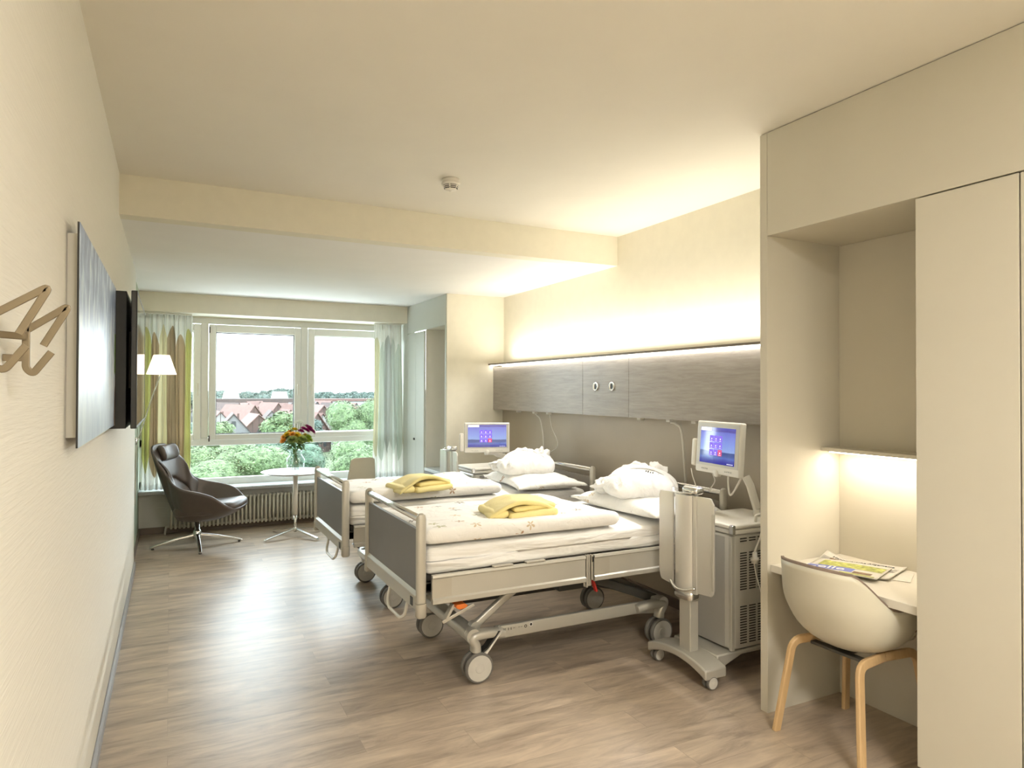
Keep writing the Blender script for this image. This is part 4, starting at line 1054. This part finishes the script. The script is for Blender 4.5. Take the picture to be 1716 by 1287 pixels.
# ================================================================ chairs with white shell and beech legs
def make_shell_chair(loc, rz, label):
    t = thing('shell_chair', label, 'chair', loc, rz)
    def sm(a, b_, x): x = max(0, min(1, (x-a)/(b_-a))); return x*x*(3-2*x)
    def rim(th):  # th 0 = back, +-pi = front
        a = abs(math.degrees(th))
        h = .835-.012*(a/35)**2 if a < 35 else .823
        h = h-(h-.675)*sm(38, 74, a)
        h = h-(.675-.460)*sm(118, 158, a)
        return h
    def surf(th, q, inset=0, lift=0):
        zb_ = .425; h = rim(th)+lift; z = zb_+(h-zb_)*q
        a = abs(th); full = .30
        R = lambda e: 1
        w = .292-inset; d = (.262 if a < PI/2 else .262)-inset
        g = (z-zb_)/full
        f = (1-(1-min(1, g))**2.6)**(1/2.2) if g > 0 else 0
        if a > PI/2: # seat front runs out flat
            fr = sm(PI/2, PI*.9, a); f = f*(1-fr)+fr*(q**.6)*.98
        bx = -math.cos(th); by = math.sin(th)
        ex = abs(bx)**.86*(1 if bx > 0 else -1); ey = abs(by)**.86*(1 if by > 0 else -1)
        x = ex*d*f; y = ey*w*f
        if g > .5 and a < PI/2:   # the back leans and narrows upwards
            k = math.cos(th)**1.5
            x -= .085*(g-.5)*k
            y *= 1-.13*max(0, g-.75)
        return Vector((x+.0, y, z-inset*.0))
    bm = B(); n1, n2 = 72, 16
    grid(bm, n1, n2, lambda a, b_: surf(-PI+2*PI*a, max(.0005, b_)), wrap_u=True)
    put('shell', bm, 'shell', t, smooth=1, solid=.006, off=-1)
    bm = B()
    def f2(a, b_):
        p = surf(-PI+2*PI*a, max(.004, b_), .008, .010); p.z += .014*(1-b_); return p
    grid(bm, n1, n2, f2, wrap_u=True)
    put('upholstery', bm, 'taup', t, smooth=1, solid=.014, off=0)
    sec = rrect(.040, .022, .006)
    for s in (-1, 1):
        # bent plywood: each side reads as an inverted U, splayed slightly outward
        top = .432
        for e in (-1, 1):
            bm = B(); sweep(bm, round_path([(e*.245, s*.222, .0), (e*.190, s*.172, top), (e*.003, s*.150, top)], .05, 6), sec, up=(0, s, 0)); put('leg', bm, 'beech', t, bev=.001)
    bm = B(); box(bm, -.10, -.06, -.15, .15, .408, .422); box(bm, .06, .10, -.15, .15, .408, .422); box(bm, -.06, .06, -.03, .03, .408, .422)
    put('under_frame', bm, 'dark', t, bev=.003)
    return t
ch1 = make_shell_chair((2.813, 2.075, 0), 0, 'white shell armchair with beech legs pushed under the niche desk')
def make_side_chair(loc, rz, label):
    t = thing('side_chair', label, 'chair', loc, rz)
    prof = smooth_path([(-.255, 0, .845), (-.235, 0, .72), (-.205, 0, .58), (-.165, 0, .475), (-.05, 0, .435), (.12, 0, .445), (.22, 0, .435), (.245, 0, .405)], 5)
    n = len(prof)
    def f(a, b_):
        k = a*(n-1); i = min(int(k), n-2); p = prof[i].lerp(prof[i+1], k-i); v = 2*b_-1
        w = .135+.055*min(1, a*2.2)
        if a < .05: w *= (1-(1-a/.05)**2*.10)
        x = p.x+(.03*v*v*(1 if a < .5 else 0)); z = p.z+(.02*v*v if a > .5 else 0)-(.012*abs(v)**5 if a < .03 else 0)
        return (x, v*w, z)
    bm = B(); grid(bm, 60, 20, f); put('shell', bm, 'shell', t, smooth=1, solid=.009)
    for sx in (-1, 1):
        for sy in (-1, 1):
            bm = B(); tube(bm, [(sx*.10, sy*.10, .428), (sx*.205, sy*.19, .0)], .013, 10, scale=[1.1, .8]); put('leg', bm, 'beech', t, smooth=1)
    return t
make_side_chair((1.93, 7.80, 0), math.radians(95), 'plain white side chair by the window beyond the beds, only its back showing')

# ================================================================ lounge chair
def make_lounge(loc, rz):
    t = thing('lounge_chair', 'dark brown leather lounge chair on chrome star base by the window', 'armchair', loc, rz)
    half = [(.410, .0, .395), (.400, .15, .398), (.372, .26, .412), (.31, .325, .465), (.21, .360, .545), (.08, .370, .590), (-.09, .350, .625), (-.20, .300, .675), (-.255, .270, .750),
            (-.295, .280, .835), (-.36, .285, .915), (-.425, .230, .990), (-.460, .15, 1.040), (-.47, .0, 1.05)]
    hs = smooth_path(half, 4)
    rim = hs[:-1]+[Vector((p.x, -p.y, p.z)) for p in hs[::-1]][:-1]
    n = len(rim)
    def pt(a, b_, ins=0):
        P = rim[int(round(a*n)) % n]
        ang = math.atan2(P.y, P.x+.02)
        Bt = Vector((-.075+.175*math.cos(ang), .15*math.sin(ang), .262))
        C_ = (P+Bt)/2
        out = Vector((P.x+.05, P.y, 0)); L = out.length; out.normalize()
        bul = .040 if P.x > -.15 else .018
        mid = C_+out*bul+Vector((0, 0, -.03))
        # quadratic from bottom to rim
        q = (1-b_)**2*Bt+2*b_*(1-b_)*mid+b_*b_*P
        if ins:
            q = q-out*ins*(1 if b_ < 1 else .6)+Vector((0, 0, ins*.6*(1-b_)))
        return q
    bm = B(); V = grid(bm, n, 14, lambda a, b_: pt(a, b_), wrap_u=True)
    bm.faces.new([V[i][0] for i in range(n)][::-1])
    put('shell', bm, 'leather', t, smooth=1, solid=.032, off=-1, sub=1)
    # seat cushion
    def sd_(p):
        p = p.copy(); p.z += .030*(p.x/.26)*(1 if p.x > 0 else .6)-.006*(p.y/.25)**2; 
        p.y *= 1-.16*max(0, -p.x/.3)+.0; p.x += .03*(1-(p.y/.25)**2)*(p.x > 0)
        return p
    bm = B(); softbox(bm, .300, .262, .055, (.07, .06, .050), (14, 12, 3), sd_, Matrix.Translation((.075, 0, .400))); put('seat_cushion', bm, 'leather', t, smooth=1)
    # padded back lining following the wings, with a seam across it
    ks = [i for i, p in enumerate(rim) if p.z > .64]; i0, i1 = ks[0], ks[-1]
    def lin(a, b_, lo, hi, th):
        q = lo+(hi-lo)*b_; k = (i0+(i1-i0)*a); ia = min(int(k), i1-1); fr = k-ia
        P = (pt(ia/n, q)*(1-fr)+pt(((ia+1) % n)/n, q)*fr)
        out = Vector((P.x+.05, P.y*.8, 0)).normalized()
        ed = (max(0, 1-abs(2*a-1)**6)**.5)*(max(0, 1-abs(2*b_-1)**5)**.5)
        return P-out*(.028+th*ed)+Vector((.012*ed, 0, 0))
    def bd_(p):
        p = p.copy(); p.x += .11*(p.y/.24)**2; p.y *= 1+.10*(p.z/.14); return p
    bm = B(); grid(bm, 40, 16, lambda a, b_: lin(a, b_, .56, .985, .030)); put('back_cushion', bm, 'leather', t, smooth=1)
    bm = B(); grid(bm, 40, 14, lambda a, b_: lin(a, b_, .20, .575, .040)); put('lumbar_cushion', bm, 'leather', t, smooth=1)
    R3 = Matrix.Translation((-.385, 0, .955)) @ Matrix.Rotation(math.radians(-20), 4, 'Y')
    def hd(p):
        p = p.copy(); p.x += .05*(p.y/.16)**2; return p
    bm = B(); softbox(bm, .042, .172, .082, (.040, .04, .065), (3, 12, 6), hd, R3); put('head_pillow', bm, 'leather', t, smooth=1)
    # base
    bm = B(); lathe(bm, [(.024, .265), (.024, .17), (.030, .165), (.040, .15), (.045, .10), (.040, .085)], (-.055, 0, 0), 24); put('column', bm, 'chrome', t, smooth=1)
    for k in range(4):
        a = math.radians(90*k)-rz+math.radians(2)
        d = Vector((math.cos(a), math.sin(a), 0)); o_ = Vector((-.055, 0, 0))
        bm = B(); sweep(bm, [o_+d*.02+Vector((0, 0, .115)), o_+d*.20+Vector((0, 0, .082)), o_+d*.40+Vector((0, 0, .028)), o_+d*.43+Vector((0, 0, .016))], rrect(.040, .030, .010), up=(0, 0, 1), scale=[1.1, .95, .75, .5])
        g = put_auto('star_foot', bm, 'chrome', t)
        bm = B(); lathe(bm, [(.014, 0), (.014, .012)], tuple(o_+d*.405), 12); put('glide', bm, 'black', g)
    return t
make_lounge((.31, 7.66, 0), math.radians(-22))

# ================================================================ round side table, vase and bouquet
TX, TY, TZ = 1.235, 7.70, .715
tb = thing('side_table', 'round white pedestal table with chrome cross foot by the window', 'table', (TX, TY, 0))
bm = B(); lathe(bm, [(.30, TZ-.022), (.355, TZ-.006), (.36, TZ-.002), (.358, TZ), (.0, TZ)], n=64, cap=False)
lathe(bm, [(.30, TZ-.022), (0, TZ-.022)], n=64, cap=False); bmesh.ops.remove_doubles(bm, verts=bm.verts, dist=.0005)
put_auto('table_top', bm, mat('white_gloss_top', (.72, .73, .73), .22, var=.01), tb)
bm = B(); lathe(bm, [(.026, .235), (.026, TZ-.023)], n=24); put('column', bm, 'plast', tb, smooth=1)
bm = B(); lathe(bm, [(.017, .05), (.017, .235)], n=20); put('lower_column', bm, 'chrome', tb, smooth=1)
for k in range(4):
    a = math.radians(90*k-62); d = Vector((math.cos(a), math.sin(a), 0))
    bm = B(); sweep(bm, [d*.0+Vector((0, 0, .085)), d*.37+Vector((0, 0, .022)), d*.38+Vector((0, 0, .010))], rrect(.034, .018, .004), up=(0, 0, 1)); put('foot', bm, 'chrome', tb)
vs0 = thing('vase', 'clear round glass vase on the white pedestal table', 'vase', (TX+.0, TY, TZ))
bm = B(); prof = [(.0, .004), (.045, .004), (.062, .010), (.088, .045), (.098, .090), (.092, .135), (.068, .175), (.056, .195), (.066, .215), (.085, .232)]
lathe(bm, prof, n=40, cap=False); put('glass_bowl', bm, 'vglass', vs0, smooth=1, solid=.003, off=-1)
bm = B(); lathe(bm, [(0, .0005), (.06, .0005), (.062, .004), (.0, .006)], n=32, cap=False); put('glass_foot', bm, 'vglass', vs0, smooth=1)
bq = thing('flower_bouquet', 'bouquet of yellow, orange and magenta flowers in the glass vase', 'flowers', (TX, TY, TZ))
random.seed(3)
bm = B()
for k in range(16):
    a = random.uniform(0, 2*PI); r0 = random.uniform(.01, .05); a2 = a+PI+random.uniform(-.4, .4)
    tube(bm, [(r0*math.cos(a), r0*math.sin(a), .012), (r0*.25*math.cos(a), r0*.25*math.sin(a), .19), (.09*math.cos(a2)*random.random()*1.3, .09*math.sin(a2), .34)], .0028, 5)
put('stems', bm, 'stem', bq)
def leaf(bm, base, tip, w, bend=.02):
    b_, t_ = Vector(base), Vector(tip); d = t_-b_; s = d.cross(Vector((0, 0, 1)))
    if s.length < 1e-4: s = Vector((1, 0, 0))
    s.normalize(); prev = None; n = 6
    for i in range(n+1):
        u = i/n; c = b_+d*u+Vector((0, 0, bend*math.sin(PI*u))); ww = w*math.sin(PI*min(1, u*.92+.06))
        q = [bm.verts.new(c-s*ww+Vector((0, 0, ww*.4))), bm.verts.new(c), bm.verts.new(c+s*ww+Vector((0, 0, ww*.4)))]
        if prev:
            bm.faces.new((prev[0], prev[1], q[1], q[0])); bm.faces.new((prev[1], prev[2], q[2], q[1]))
        prev = q
bm = B()
for k in range(46):
    a = random.uniform(0, 2*PI); L = random.uniform(.12, .215); z = random.uniform(.225, .30)
    c0 = Vector((.02*math.cos(a), .02*math.sin(a), z)); e = Vector((L*math.cos(a), L*math.sin(a), z+random.uniform(-.045, .085)))
    leaf(bm, c0, e, random.uniform(.008, .020), .03)
for k in range(30):
    a = random.uniform(0, 2*PI); c0 = Vector((.1*math.cos(a), .1*math.sin(a), .30)); L = random.uniform(.05, .10)
    leaf(bm, c0, c0+Vector((L*math.cos(a), L*math.sin(a), random.uniform(.0, .08))), .012)
put('foliage', bm, 'leaf', bq, solid=.0008)
def bloom(name, c, r, m, petals=14, layers=4, spike=0):
    bm = B(); c = Vector(c)
    out = Vector((c.x, c.y, .18)).normalized()
    ax = out.orthogonal().normalized(); ay = out.cross(ax)
    for L_ in range(layers):
        for k in range(petals):
            a = 2*PI*k/petals+L_*.5; el = .15+L_*(1.15/layers)
            d = (ax*math.cos(a)+ay*math.sin(a))*math.cos(el)+out*math.sin(el)
            rr = r*1.3*(1-.10*L_) if not spike else r
            b0 = c; tip = c+d*rr
            s = d.cross(out).normalized(); w = rr*(.26 if not spike else .07)
            v = [bm.verts.new(b0), bm.verts.new(b0+d*rr*.6-s*w), bm.verts.new(tip+out*rr*.12), bm.verts.new(b0+d*rr*.6+s*w)]
            bm.faces.new((v[0], v[1], v[2], v[3]))
    return put(name, bm, m, bq)
fy = mat('yellow_petals', (.80, .58, .02), .55, var=.1); fo_ = mat('orange_petals', (.90, .42, .05), .55, var=.15); fm = mat('magenta_petals', (.42, .03, .20), .5, var=.25)
fg = mat('green_hydrangea_petals', (.36, .46, .14), .6, var=.2); fw = mat('white_petals', (.82, .84, .76), .55, var=.04); fl_ = mat('lime_petals', (.42, .55, .05), .55, var=.15)
for nm, m_, pts, r, pe, la in (
    ('yellow_flower', fy, [(-.10, -.07, .40), (.00, -.09, .395), (-.01, .02, .445), (.03, -.10, .37), (.10, -.02, .38)], .038, 12, 4),
    ('orange_flower', fo_, [(-.13, -.06, .375), (-.05, -.09, .405), (-.14, -.08, .335), (-.06, .03, .42)], .034, 12, 4),
    ('hydrangea_head', fg, [(-.05, -.12, .345), (.05, -.12, .35), (.02, -.13, .33), (-.10, -.02, .36), (.10, .05, .35)], .050, 16, 5),
    ('lime_flower', fl_, [(.12, -.07, .37), (.14, -.05, .335), (.10, -.10, .34)], .036, 12, 4),
    ('magenta_flower', fm, [(.075, -.03, .455), (.105, -.05, .440), (.14, -.02, .445), (.17, -.04, .425), (.12, .01, .475), (.15, .02, .46), (.05, -.03, .43)], .036, 14, 4)):
    for p_ in pts: bloom(nm, p_, r, m_, pe, la)
for p_ in ((.035, 0, .535), (.005, .0, .525), (.06, .02, .53), (.085, .0, .49)): bloom('white_flower', p_, .036, fw, 12, 3, 1)
bm = B()
for p_ in ((.035, 0, .535), (.005, 0, .525), (.06, .02, .53), (.085, 0, .49), (-.055, 0, .47)): tube(bm, [(p_[0]*.3, 0, .30), tuple(Vector(p_)*.99)], .0028, 5)
put('tall_stems', bm, 'stem', bq)
bm = B()
for k in range(9): ell(bm, (-.055+random.uniform(-.03, .03), random.uniform(-.02, .02), .47+random.uniform(-.03, .03)), (.008, .008, .011), 1)
put('seed_heads', bm, fg, bq, smooth=1)

# ================================================================ newspaper and leaflet on the desk
npz = .7365
def paper(name, w, h, loc, rz, curl, m, seed=0):
    bm = B()
    def f(a, b_):
        x, y = (a-.5)*w, (b_-.5)*h
        return (x, y, .004+curl(a, b_))
    grid(bm, 24, 16, f)
    return put(name, bm, m, smooth=1, solid=.0035, off=-1, loc=loc, rz=rz)

MM = Matrix.Translation
n1 = thing('newspaper', 'newspaper with curled corner lying on the niche desk', 'newspaper', (2.995, 2.190, npz+.001))
n1.rotation_euler.z = math.radians(-72)   # reading direction runs towards -y
bm = B()
def cur(x, y):
    return .006+.040*max(0, (-x-.08)/.12)**1.6*max(0, (y+.05)/.19)+.006*math.sin(x*14)*(.5+y)+.012*max(0, (x-.13)/.07)**2
grid(bm, 28, 18, lambda a, b_: ((a-.5)*.37, (b_-.5)*.285, cur((a-.5)*.37, (b_-.5)*.285)))
put('folded_pages', bm, 'paper', n1, smooth=1, solid=.005, off=-1, up=True)
def on_sheet(o, fz, dz=.0008):
    for v in o.data.vertices: v.co.z += fz(v.co.x, v.co.y)+dz
tx = text('masthead', 'Hannoversche Allgemeine', .031, 'ink', n1, MM((0, .100, 0)) @ Matrix.Diagonal((.88, 1.1, 1, 1)))
on_sheet(tx, cur)
bm = B()
random.seed(2)
for r_, y in enumerate((.070, .060, .052, .044, .036, .028, .018, .010, .002, -.006, -.014)):
    for c in range(5):
        if c in (1, 2, 3) and r_ > 1: continue
        x = -.18+c*.075
        if r_ < 2 and c > 3: continue
        w = random.uniform(.045, .062); box(bm, x, x+w, y, y+.0025, 0, .0003)
tl_ = put('text_lines', bm, mat('grey_text', (.30, .29, .27), .7), n1); on_sheet(tl_, cur, .0006)
bm = B(); box(bm, -.145, -.085, .035, .075, 0, .0003); ph = put('photo', bm, 'brownp', n1); on_sheet(ph, cur, .0012)
n2 = thing('magazine', 'colourful leaflet with blue title band on top of the newspaper', 'magazine', (2.905, 2.175, npz+.014))
n2.rotation_euler.z = math.radians(-70)
bm = B(); c2 = lambda x, y: .003+.004*math.sin(x*9+1)
grid(bm, 20, 8, lambda a, b_: ((a-.5)*.33, (b_-.5)*.25, c2((a-.5)*.33, 0)))
put('pages', bm, 'paper', n2, smooth=1, solid=.003, off=-1, up=True)
def quad(nm, x0, x1, y0, y1, m, dz=.0008):
    b = B(); grid(b, 10, 2, lambda a, c: (x0+(x1-x0)*a, y0+(y1-y0)*c, c2(x0+(x1-x0)*a, 0)+dz)); return put(nm, b, m, n2)
quad('blue_band', -.165, .045, -.085, -.015, 'blue'); quad('meadow_photo', -.13, .155, -.01, .10, 'meadow'); quad('brown_photo', .05, .13, -.095, -.055, 'brownp'); quad('sky_strip', -.10, .155, .085, .11, 'paper', .0012)
quad('yellow_strip', -.0, .15, -.12, -.10, 'meadow')
tx = text('title', 'Celle', .078, 'white', n2, MM((-.085, -.050, 0)) @ Matrix.Diagonal((1.15, .9, 1, 1))); on_sheet(tx, lambda x, y: c2(x, 0), .0014)
n3 = thing('paper_sheet', 'loose sheet sticking out beneath the newspaper, toward the closet door', 'paper', (2.99, 2.13, npz))
n3.rotation_euler.z = math.radians(-62)
bm = B(); box(bm, -.17, .19, -.10, .10, .0005, .0022); put('sheet', bm, 'paper', n3)


# ================================================================ outside: trees, town, distance
GZ = -14.0
random.seed(11)
go = B(); box(go, -900, 1500, 30, 2500, GZ-1, GZ); g_ = put('ground', go, mat('meadow_ground', (.09, .12, .06), .9, var=.3, vs_=.05)); g_['kind'] = 'structure'
leafm = [mat('tree_leaves_%s' % nm, c, .7, var=.55, vs_=1.8) for nm, c in (('fresh', (.095, .145, .062)), ('deep', (.052, .098, .060)), ('far', (.05, .08, .066)))]  # strong colour noise paints in the light and dark of leaf clumps
bark = mat('tree_bark', (.12, .09, .07), .9, var=.2)
def crown_mesh(name, R, Hc, nb, nleaf, ls, seed, m, core_sub=3):
    rnd = random.Random(seed); bm = B(); blobs = []
    for k in range(nb):
        a = rnd.uniform(0, 2*PI); rr = R*.62*math.sqrt(rnd.random()); z = Hc*rnd.uniform(.25, .92)
        s = R*rnd.uniform(.30, .46)*(1.05-.35*abs(z/Hc-.5))
        blobs.append((Vector((rr*math.cos(a), rr*math.sin(a), z)), s))
    blobs.append((Vector((0, 0, Hc*.5)), R*.62))
    for i, (c, s) in enumerate(blobs):
        g = bmesh.ops.create_icosphere(bm, subdivisions=core_sub, radius=1)['verts']
        for v in g:
            k = s*.93*(1+.22*noise.noise(v.co*2.4+c))
            v.co = c+v.co*k
    for k in range(nleaf):
        c, s = rnd.choice(blobs)
        d = Vector((rnd.gauss(0, 1), rnd.gauss(0, 1), rnd.gauss(.25, 1))).normalized()
        p = c+d*s*rnd.uniform(.88, 1.12)
        n = (d+Vector((rnd.uniform(-.7, .7), rnd.uniform(-.7, .7), rnd.uniform(-.2, .9)))).normalized()
        a = n.orthogonal().normalized(); b_ = n.cross(a); t = rnd.uniform(0, 2*PI)
        u = (a*math.cos(t)+b_*math.sin(t))*ls*rnd.uniform(.6, 1.3); w = n.cross(u)*.6
        bm.faces.new([bm.verts.new(p-u), bm.verts.new(p-w*.7), bm.verts.new(p+u), bm.verts.new(p+w*.7)])
    me = bpy.data.meshes.new(name); bm.to_mesh(me); bm.free(); me.materials.append(m); return me
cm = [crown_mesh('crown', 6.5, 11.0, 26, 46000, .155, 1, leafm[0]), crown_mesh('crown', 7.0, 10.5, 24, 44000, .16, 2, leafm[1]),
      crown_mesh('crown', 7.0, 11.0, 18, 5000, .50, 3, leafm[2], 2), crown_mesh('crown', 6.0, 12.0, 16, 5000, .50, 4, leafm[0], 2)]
tk = B(); tube(tk, [(0, 0, 0), (.1, 0, 3), (0, .1, 7)], .35, 8, scale=[1.2, .9, .6])
tkm = bpy.data.meshes.new('trunk'); tk.to_mesh(tkm); tk.free(); tkm.materials.append(bark)
def tree(x, y, kind, s, label, group, zs=1, rz=None):
    t = thing('tree', label, 'tree', (x, y, GZ), rz if rz is not None else random.uniform(0, 6), group)
    t.scale = (s, s, s*zs)
    c = bpy.data.objects.new('crown', cm[kind]); C.objects.link(c); c.parent = t; c.location = (0, 0, 3.0)
    k = bpy.data.objects.new('trunk', tkm); C.objects.link(k); k.parent = t
    return t

tree(5.6, 76, 0, 1.0, 'big fresh-green tree right below the middle of the window, left side', None, .66, 1.0)
tree(-4.5, 84, 0, 1.0, 'fresh-green tree at the left edge of the lower window pane', None, .66, 4.0)
tree(20.2, 71, 0, .92, 'fresh-green tree below the right half of the window', None, .74, 2.5)
tree(34.5, 90, 1, .95, 'deep-green tree below the far right of the window', None, .66, .4)
tree(13.0, 98, 1, 1.0, 'dark green tree in the gap between the two big nearest trees', None, .64, 3.3)
tree(27.2, 108, 0, .95, 'tall light green tree rising in front of the town at right', None, .98, 5.0)
tree(37.5, 124, 1, .9, 'broad green tree at right in front of the town, behind curtain edge', None, .85, 2.0)
tree(18.6, 128, 3, .78, 'round green tree just left of the window mullion', None, .95, 1.2)
tree(7.0, 135, 3, .8, 'small green tree at the lower left of the middle pane', None, .78, 5.5)
for r in range(2):
    for k in range(5):
        y = 146+r*17+random.uniform(-1, 1); x = 1+k*11.5+r*5
        if .045 < x/y < .125: continue
        tree(x, y, random.choice((2, 3)), random.uniform(.62, .74), 'rounded green tree between the park and the town roofs', 'trees at the edge of the town', .82)
for k in range(8):
    y = (188.5, 230.5, 272.5, 314.5)[k % 4]; x = y*(.03+.037*k); tree(x, y, 2, random.uniform(.27, .32), 'small green tree among the town roofs', 'trees among the town roofs', 1.25)
for r in range(6):
    for k in range(12):
        y = 392+r*21+random.uniform(-2, 2); x = -20+k*19.5+(r % 2)*9+random.uniform(-1.5, 1.5); q = x/y; s_ = random.uniform(1.12, 1.26); z_ = random.uniform(.76, .84)
        if .115 < q < .165: z_ *= 1.16
        tree(x, y, 2, s_, 'distant dark green tree on the horizon', 'trees along the horizon', z_)
# houses
roofs = [mat('red_tile_roof', (.10, .052, .045), .8, var=.25, vs_=1.5), mat('brown_tile_roof', (.062, .044, .042), .8, var=.25, vs_=1.5), mat('rosy_tile_roof', (.13, .075, .066), .8, var=.2, vs_=1.5)]
hw = [mat('pale_render', (.25, .245, .24), .8, var=.05), mat('grey_render', (.15, .15, .155), .8, var=.05), mat('brick_wall', (.09, .055, .048), .8, var=.15)]
hwin = mat('house_window', (.03, .035, .04), .3); timber = mat('dark_timber', (.045, .032, .026), .8)
def make_house(w, d, h, rh, ri, wi, label, timbered=False):
    t = thing('house', label, 'house', (0, 0, GZ), 0, 'gabled houses in the town')
    bm = B(); prism(bm, [(-w/2, 0), (w/2, 0), (w/2, h), (0, h+rh), (-w/2, h)], -d/2, d/2); put('wall', bm, hw[wi], t)
    bm = B(); o = .4; sl = rh/(w/2)
    prism(bm, [(-w/2-o, h-o*sl+.1), (0, h+rh+.1), (w/2+o, h-o*sl+.1), (w/2+o, h-o*sl+.4), (0, h+rh+.4), (-w/2-o, h-o*sl+.4)], -d/2-.4, d/2+.4); put('roof', bm, roofs[ri], t)
    for s in (-1, 1):
        for i in range(3):
            for z in (1.4, 4.3, 7.0):
                if z > h+rh*.45 or (z > h-.8 and i != 1): continue
                bm = B(); x = (i-1)*w*.28; box(bm, x-.5, x+.5, s*(d/2), s*(d/2+.08), z, z+1.3); put('window', bm, hwin, t)
    bm = B()
    for s in (-1, 1):
        box(bm, -w/2, w/2, s*(d/2), s*(d/2+.05), h-.15, h+.15)
        if timbered:
            for i in range(7):
                x = -w/2+w*i/6; zt = h+rh*(1-abs(x)/(w/2)); box(bm, x-.1, x+.1, s*(d/2), s*(d/2+.05), 0, max(h, zt-.2))
    put('timber_beams', bm, timber, t)
    bm = B(); box(bm, w*.14, w*.14+.45, d*.15, d*.15+.45, h+rh*.5, h+rh+.1); put('chimney', bm, hw[2], t)
    return t
H = [make_house(9, 12, 4.6, 5.0, 0, 0, 'red-roofed gabled house in the town beyond the park', True),
     make_house(8, 11, 5.2, 4.6, 1, 1, 'brown-roofed gabled house in the town beyond the park'),
     make_house(10, 13, 4.4, 5.4, 2, 2, 'rosy-roofed brick house in the town beyond the park', True)]
kk = 0
for row in range(8):
    y = 178+row*21; n_h = int(.37*y/15)
    for i in range(n_h):
        yy = y+random.uniform(-2, 2); v = kk % 3; xx = -.01*y+15*(i+.5*(row % 2))+random.uniform(-.8, .8)
        rz_ = random.choice((0, 0, 0, PI/2, .55, -.5))+random.uniform(-.15, .15)
        if kk < 3:
            H[v].location = (xx, yy, GZ); H[v].rotation_euler.z = rz_
        else:
            h_ = dup(H[v], (xx, yy, GZ), rz_)
            k_ = random.uniform(.9, 1.08); h_.scale = (k_, k_, random.uniform(.9, 1.12))
        kk += 1
hall = thing('hall', 'long reddish-roofed hall with two white roof boxes near the horizon', 'building', (38, 362, GZ), .0)
bm = B(); box(bm, -27, 27, -7, 7, 0, 7.5); put('wall', bm, hw[0], hall)
bm = B(); prism(bm, [(-28, 7.4), (28, 7.4), (24, 11.4), (-24, 11.4)], -7.5, 7.5); put('roof', bm, roofs[1], hall)
for x in (-11, 12):
    bm = B(); prism(bm, [(x-4, 11.3), (x+4, 11.3), (x+3, 15), (x-3, 15)], -3, 3); put('roof_box', bm, mat('white_roof_box', (.26, .26, .26), .6), hall)
h2 = thing('hall', 'long white-walled hall with pale roof at right of the horizon', 'building', (98, 360, GZ), -.1)
bm = B(); box(bm, -30, 30, -7, 7, 0, 10); put('wall', bm, mat('white_render', (.28, .28, .28), .7), h2)
bm = B(); box(bm, -30.5, 30.5, -7.5, 7.5, 10, 11.3); put('roof', bm, roofs[2], h2)

# ---------------------------------------------------------------- entrance lights behind the camera
for (x, y, lb) in ((1.2, -.5, 'square white ceiling light of the entrance, nearer the beds'), (1.2, -1.8, 'square white ceiling light of the entrance, nearer the back wall')):
    t = thing('ceiling_light', lb, 'ceiling light', (x, y, ZC), 0, 'entrance ceiling lights')
    bm = B(); frame_rect(bm, -.32, .32, -.32, .32, .02, -.05, -.001)
    for v in bm.verts: v.co = Vector((v.co.x, v.co.z, v.co.y))
    put('frame', bm, 'plast', t)
    bm = B(); box(bm, -.30, .30, -.30, .30, -.045, -.002); put('diffuser', bm, emis('ceiling_diffuser', (1, .87, .70), 1.5), t)
    area('ceiling_lamp', (0, 0, -.047), .6, .6, P_CEIL, (1, .97, .91), (0, 0, 0), t)
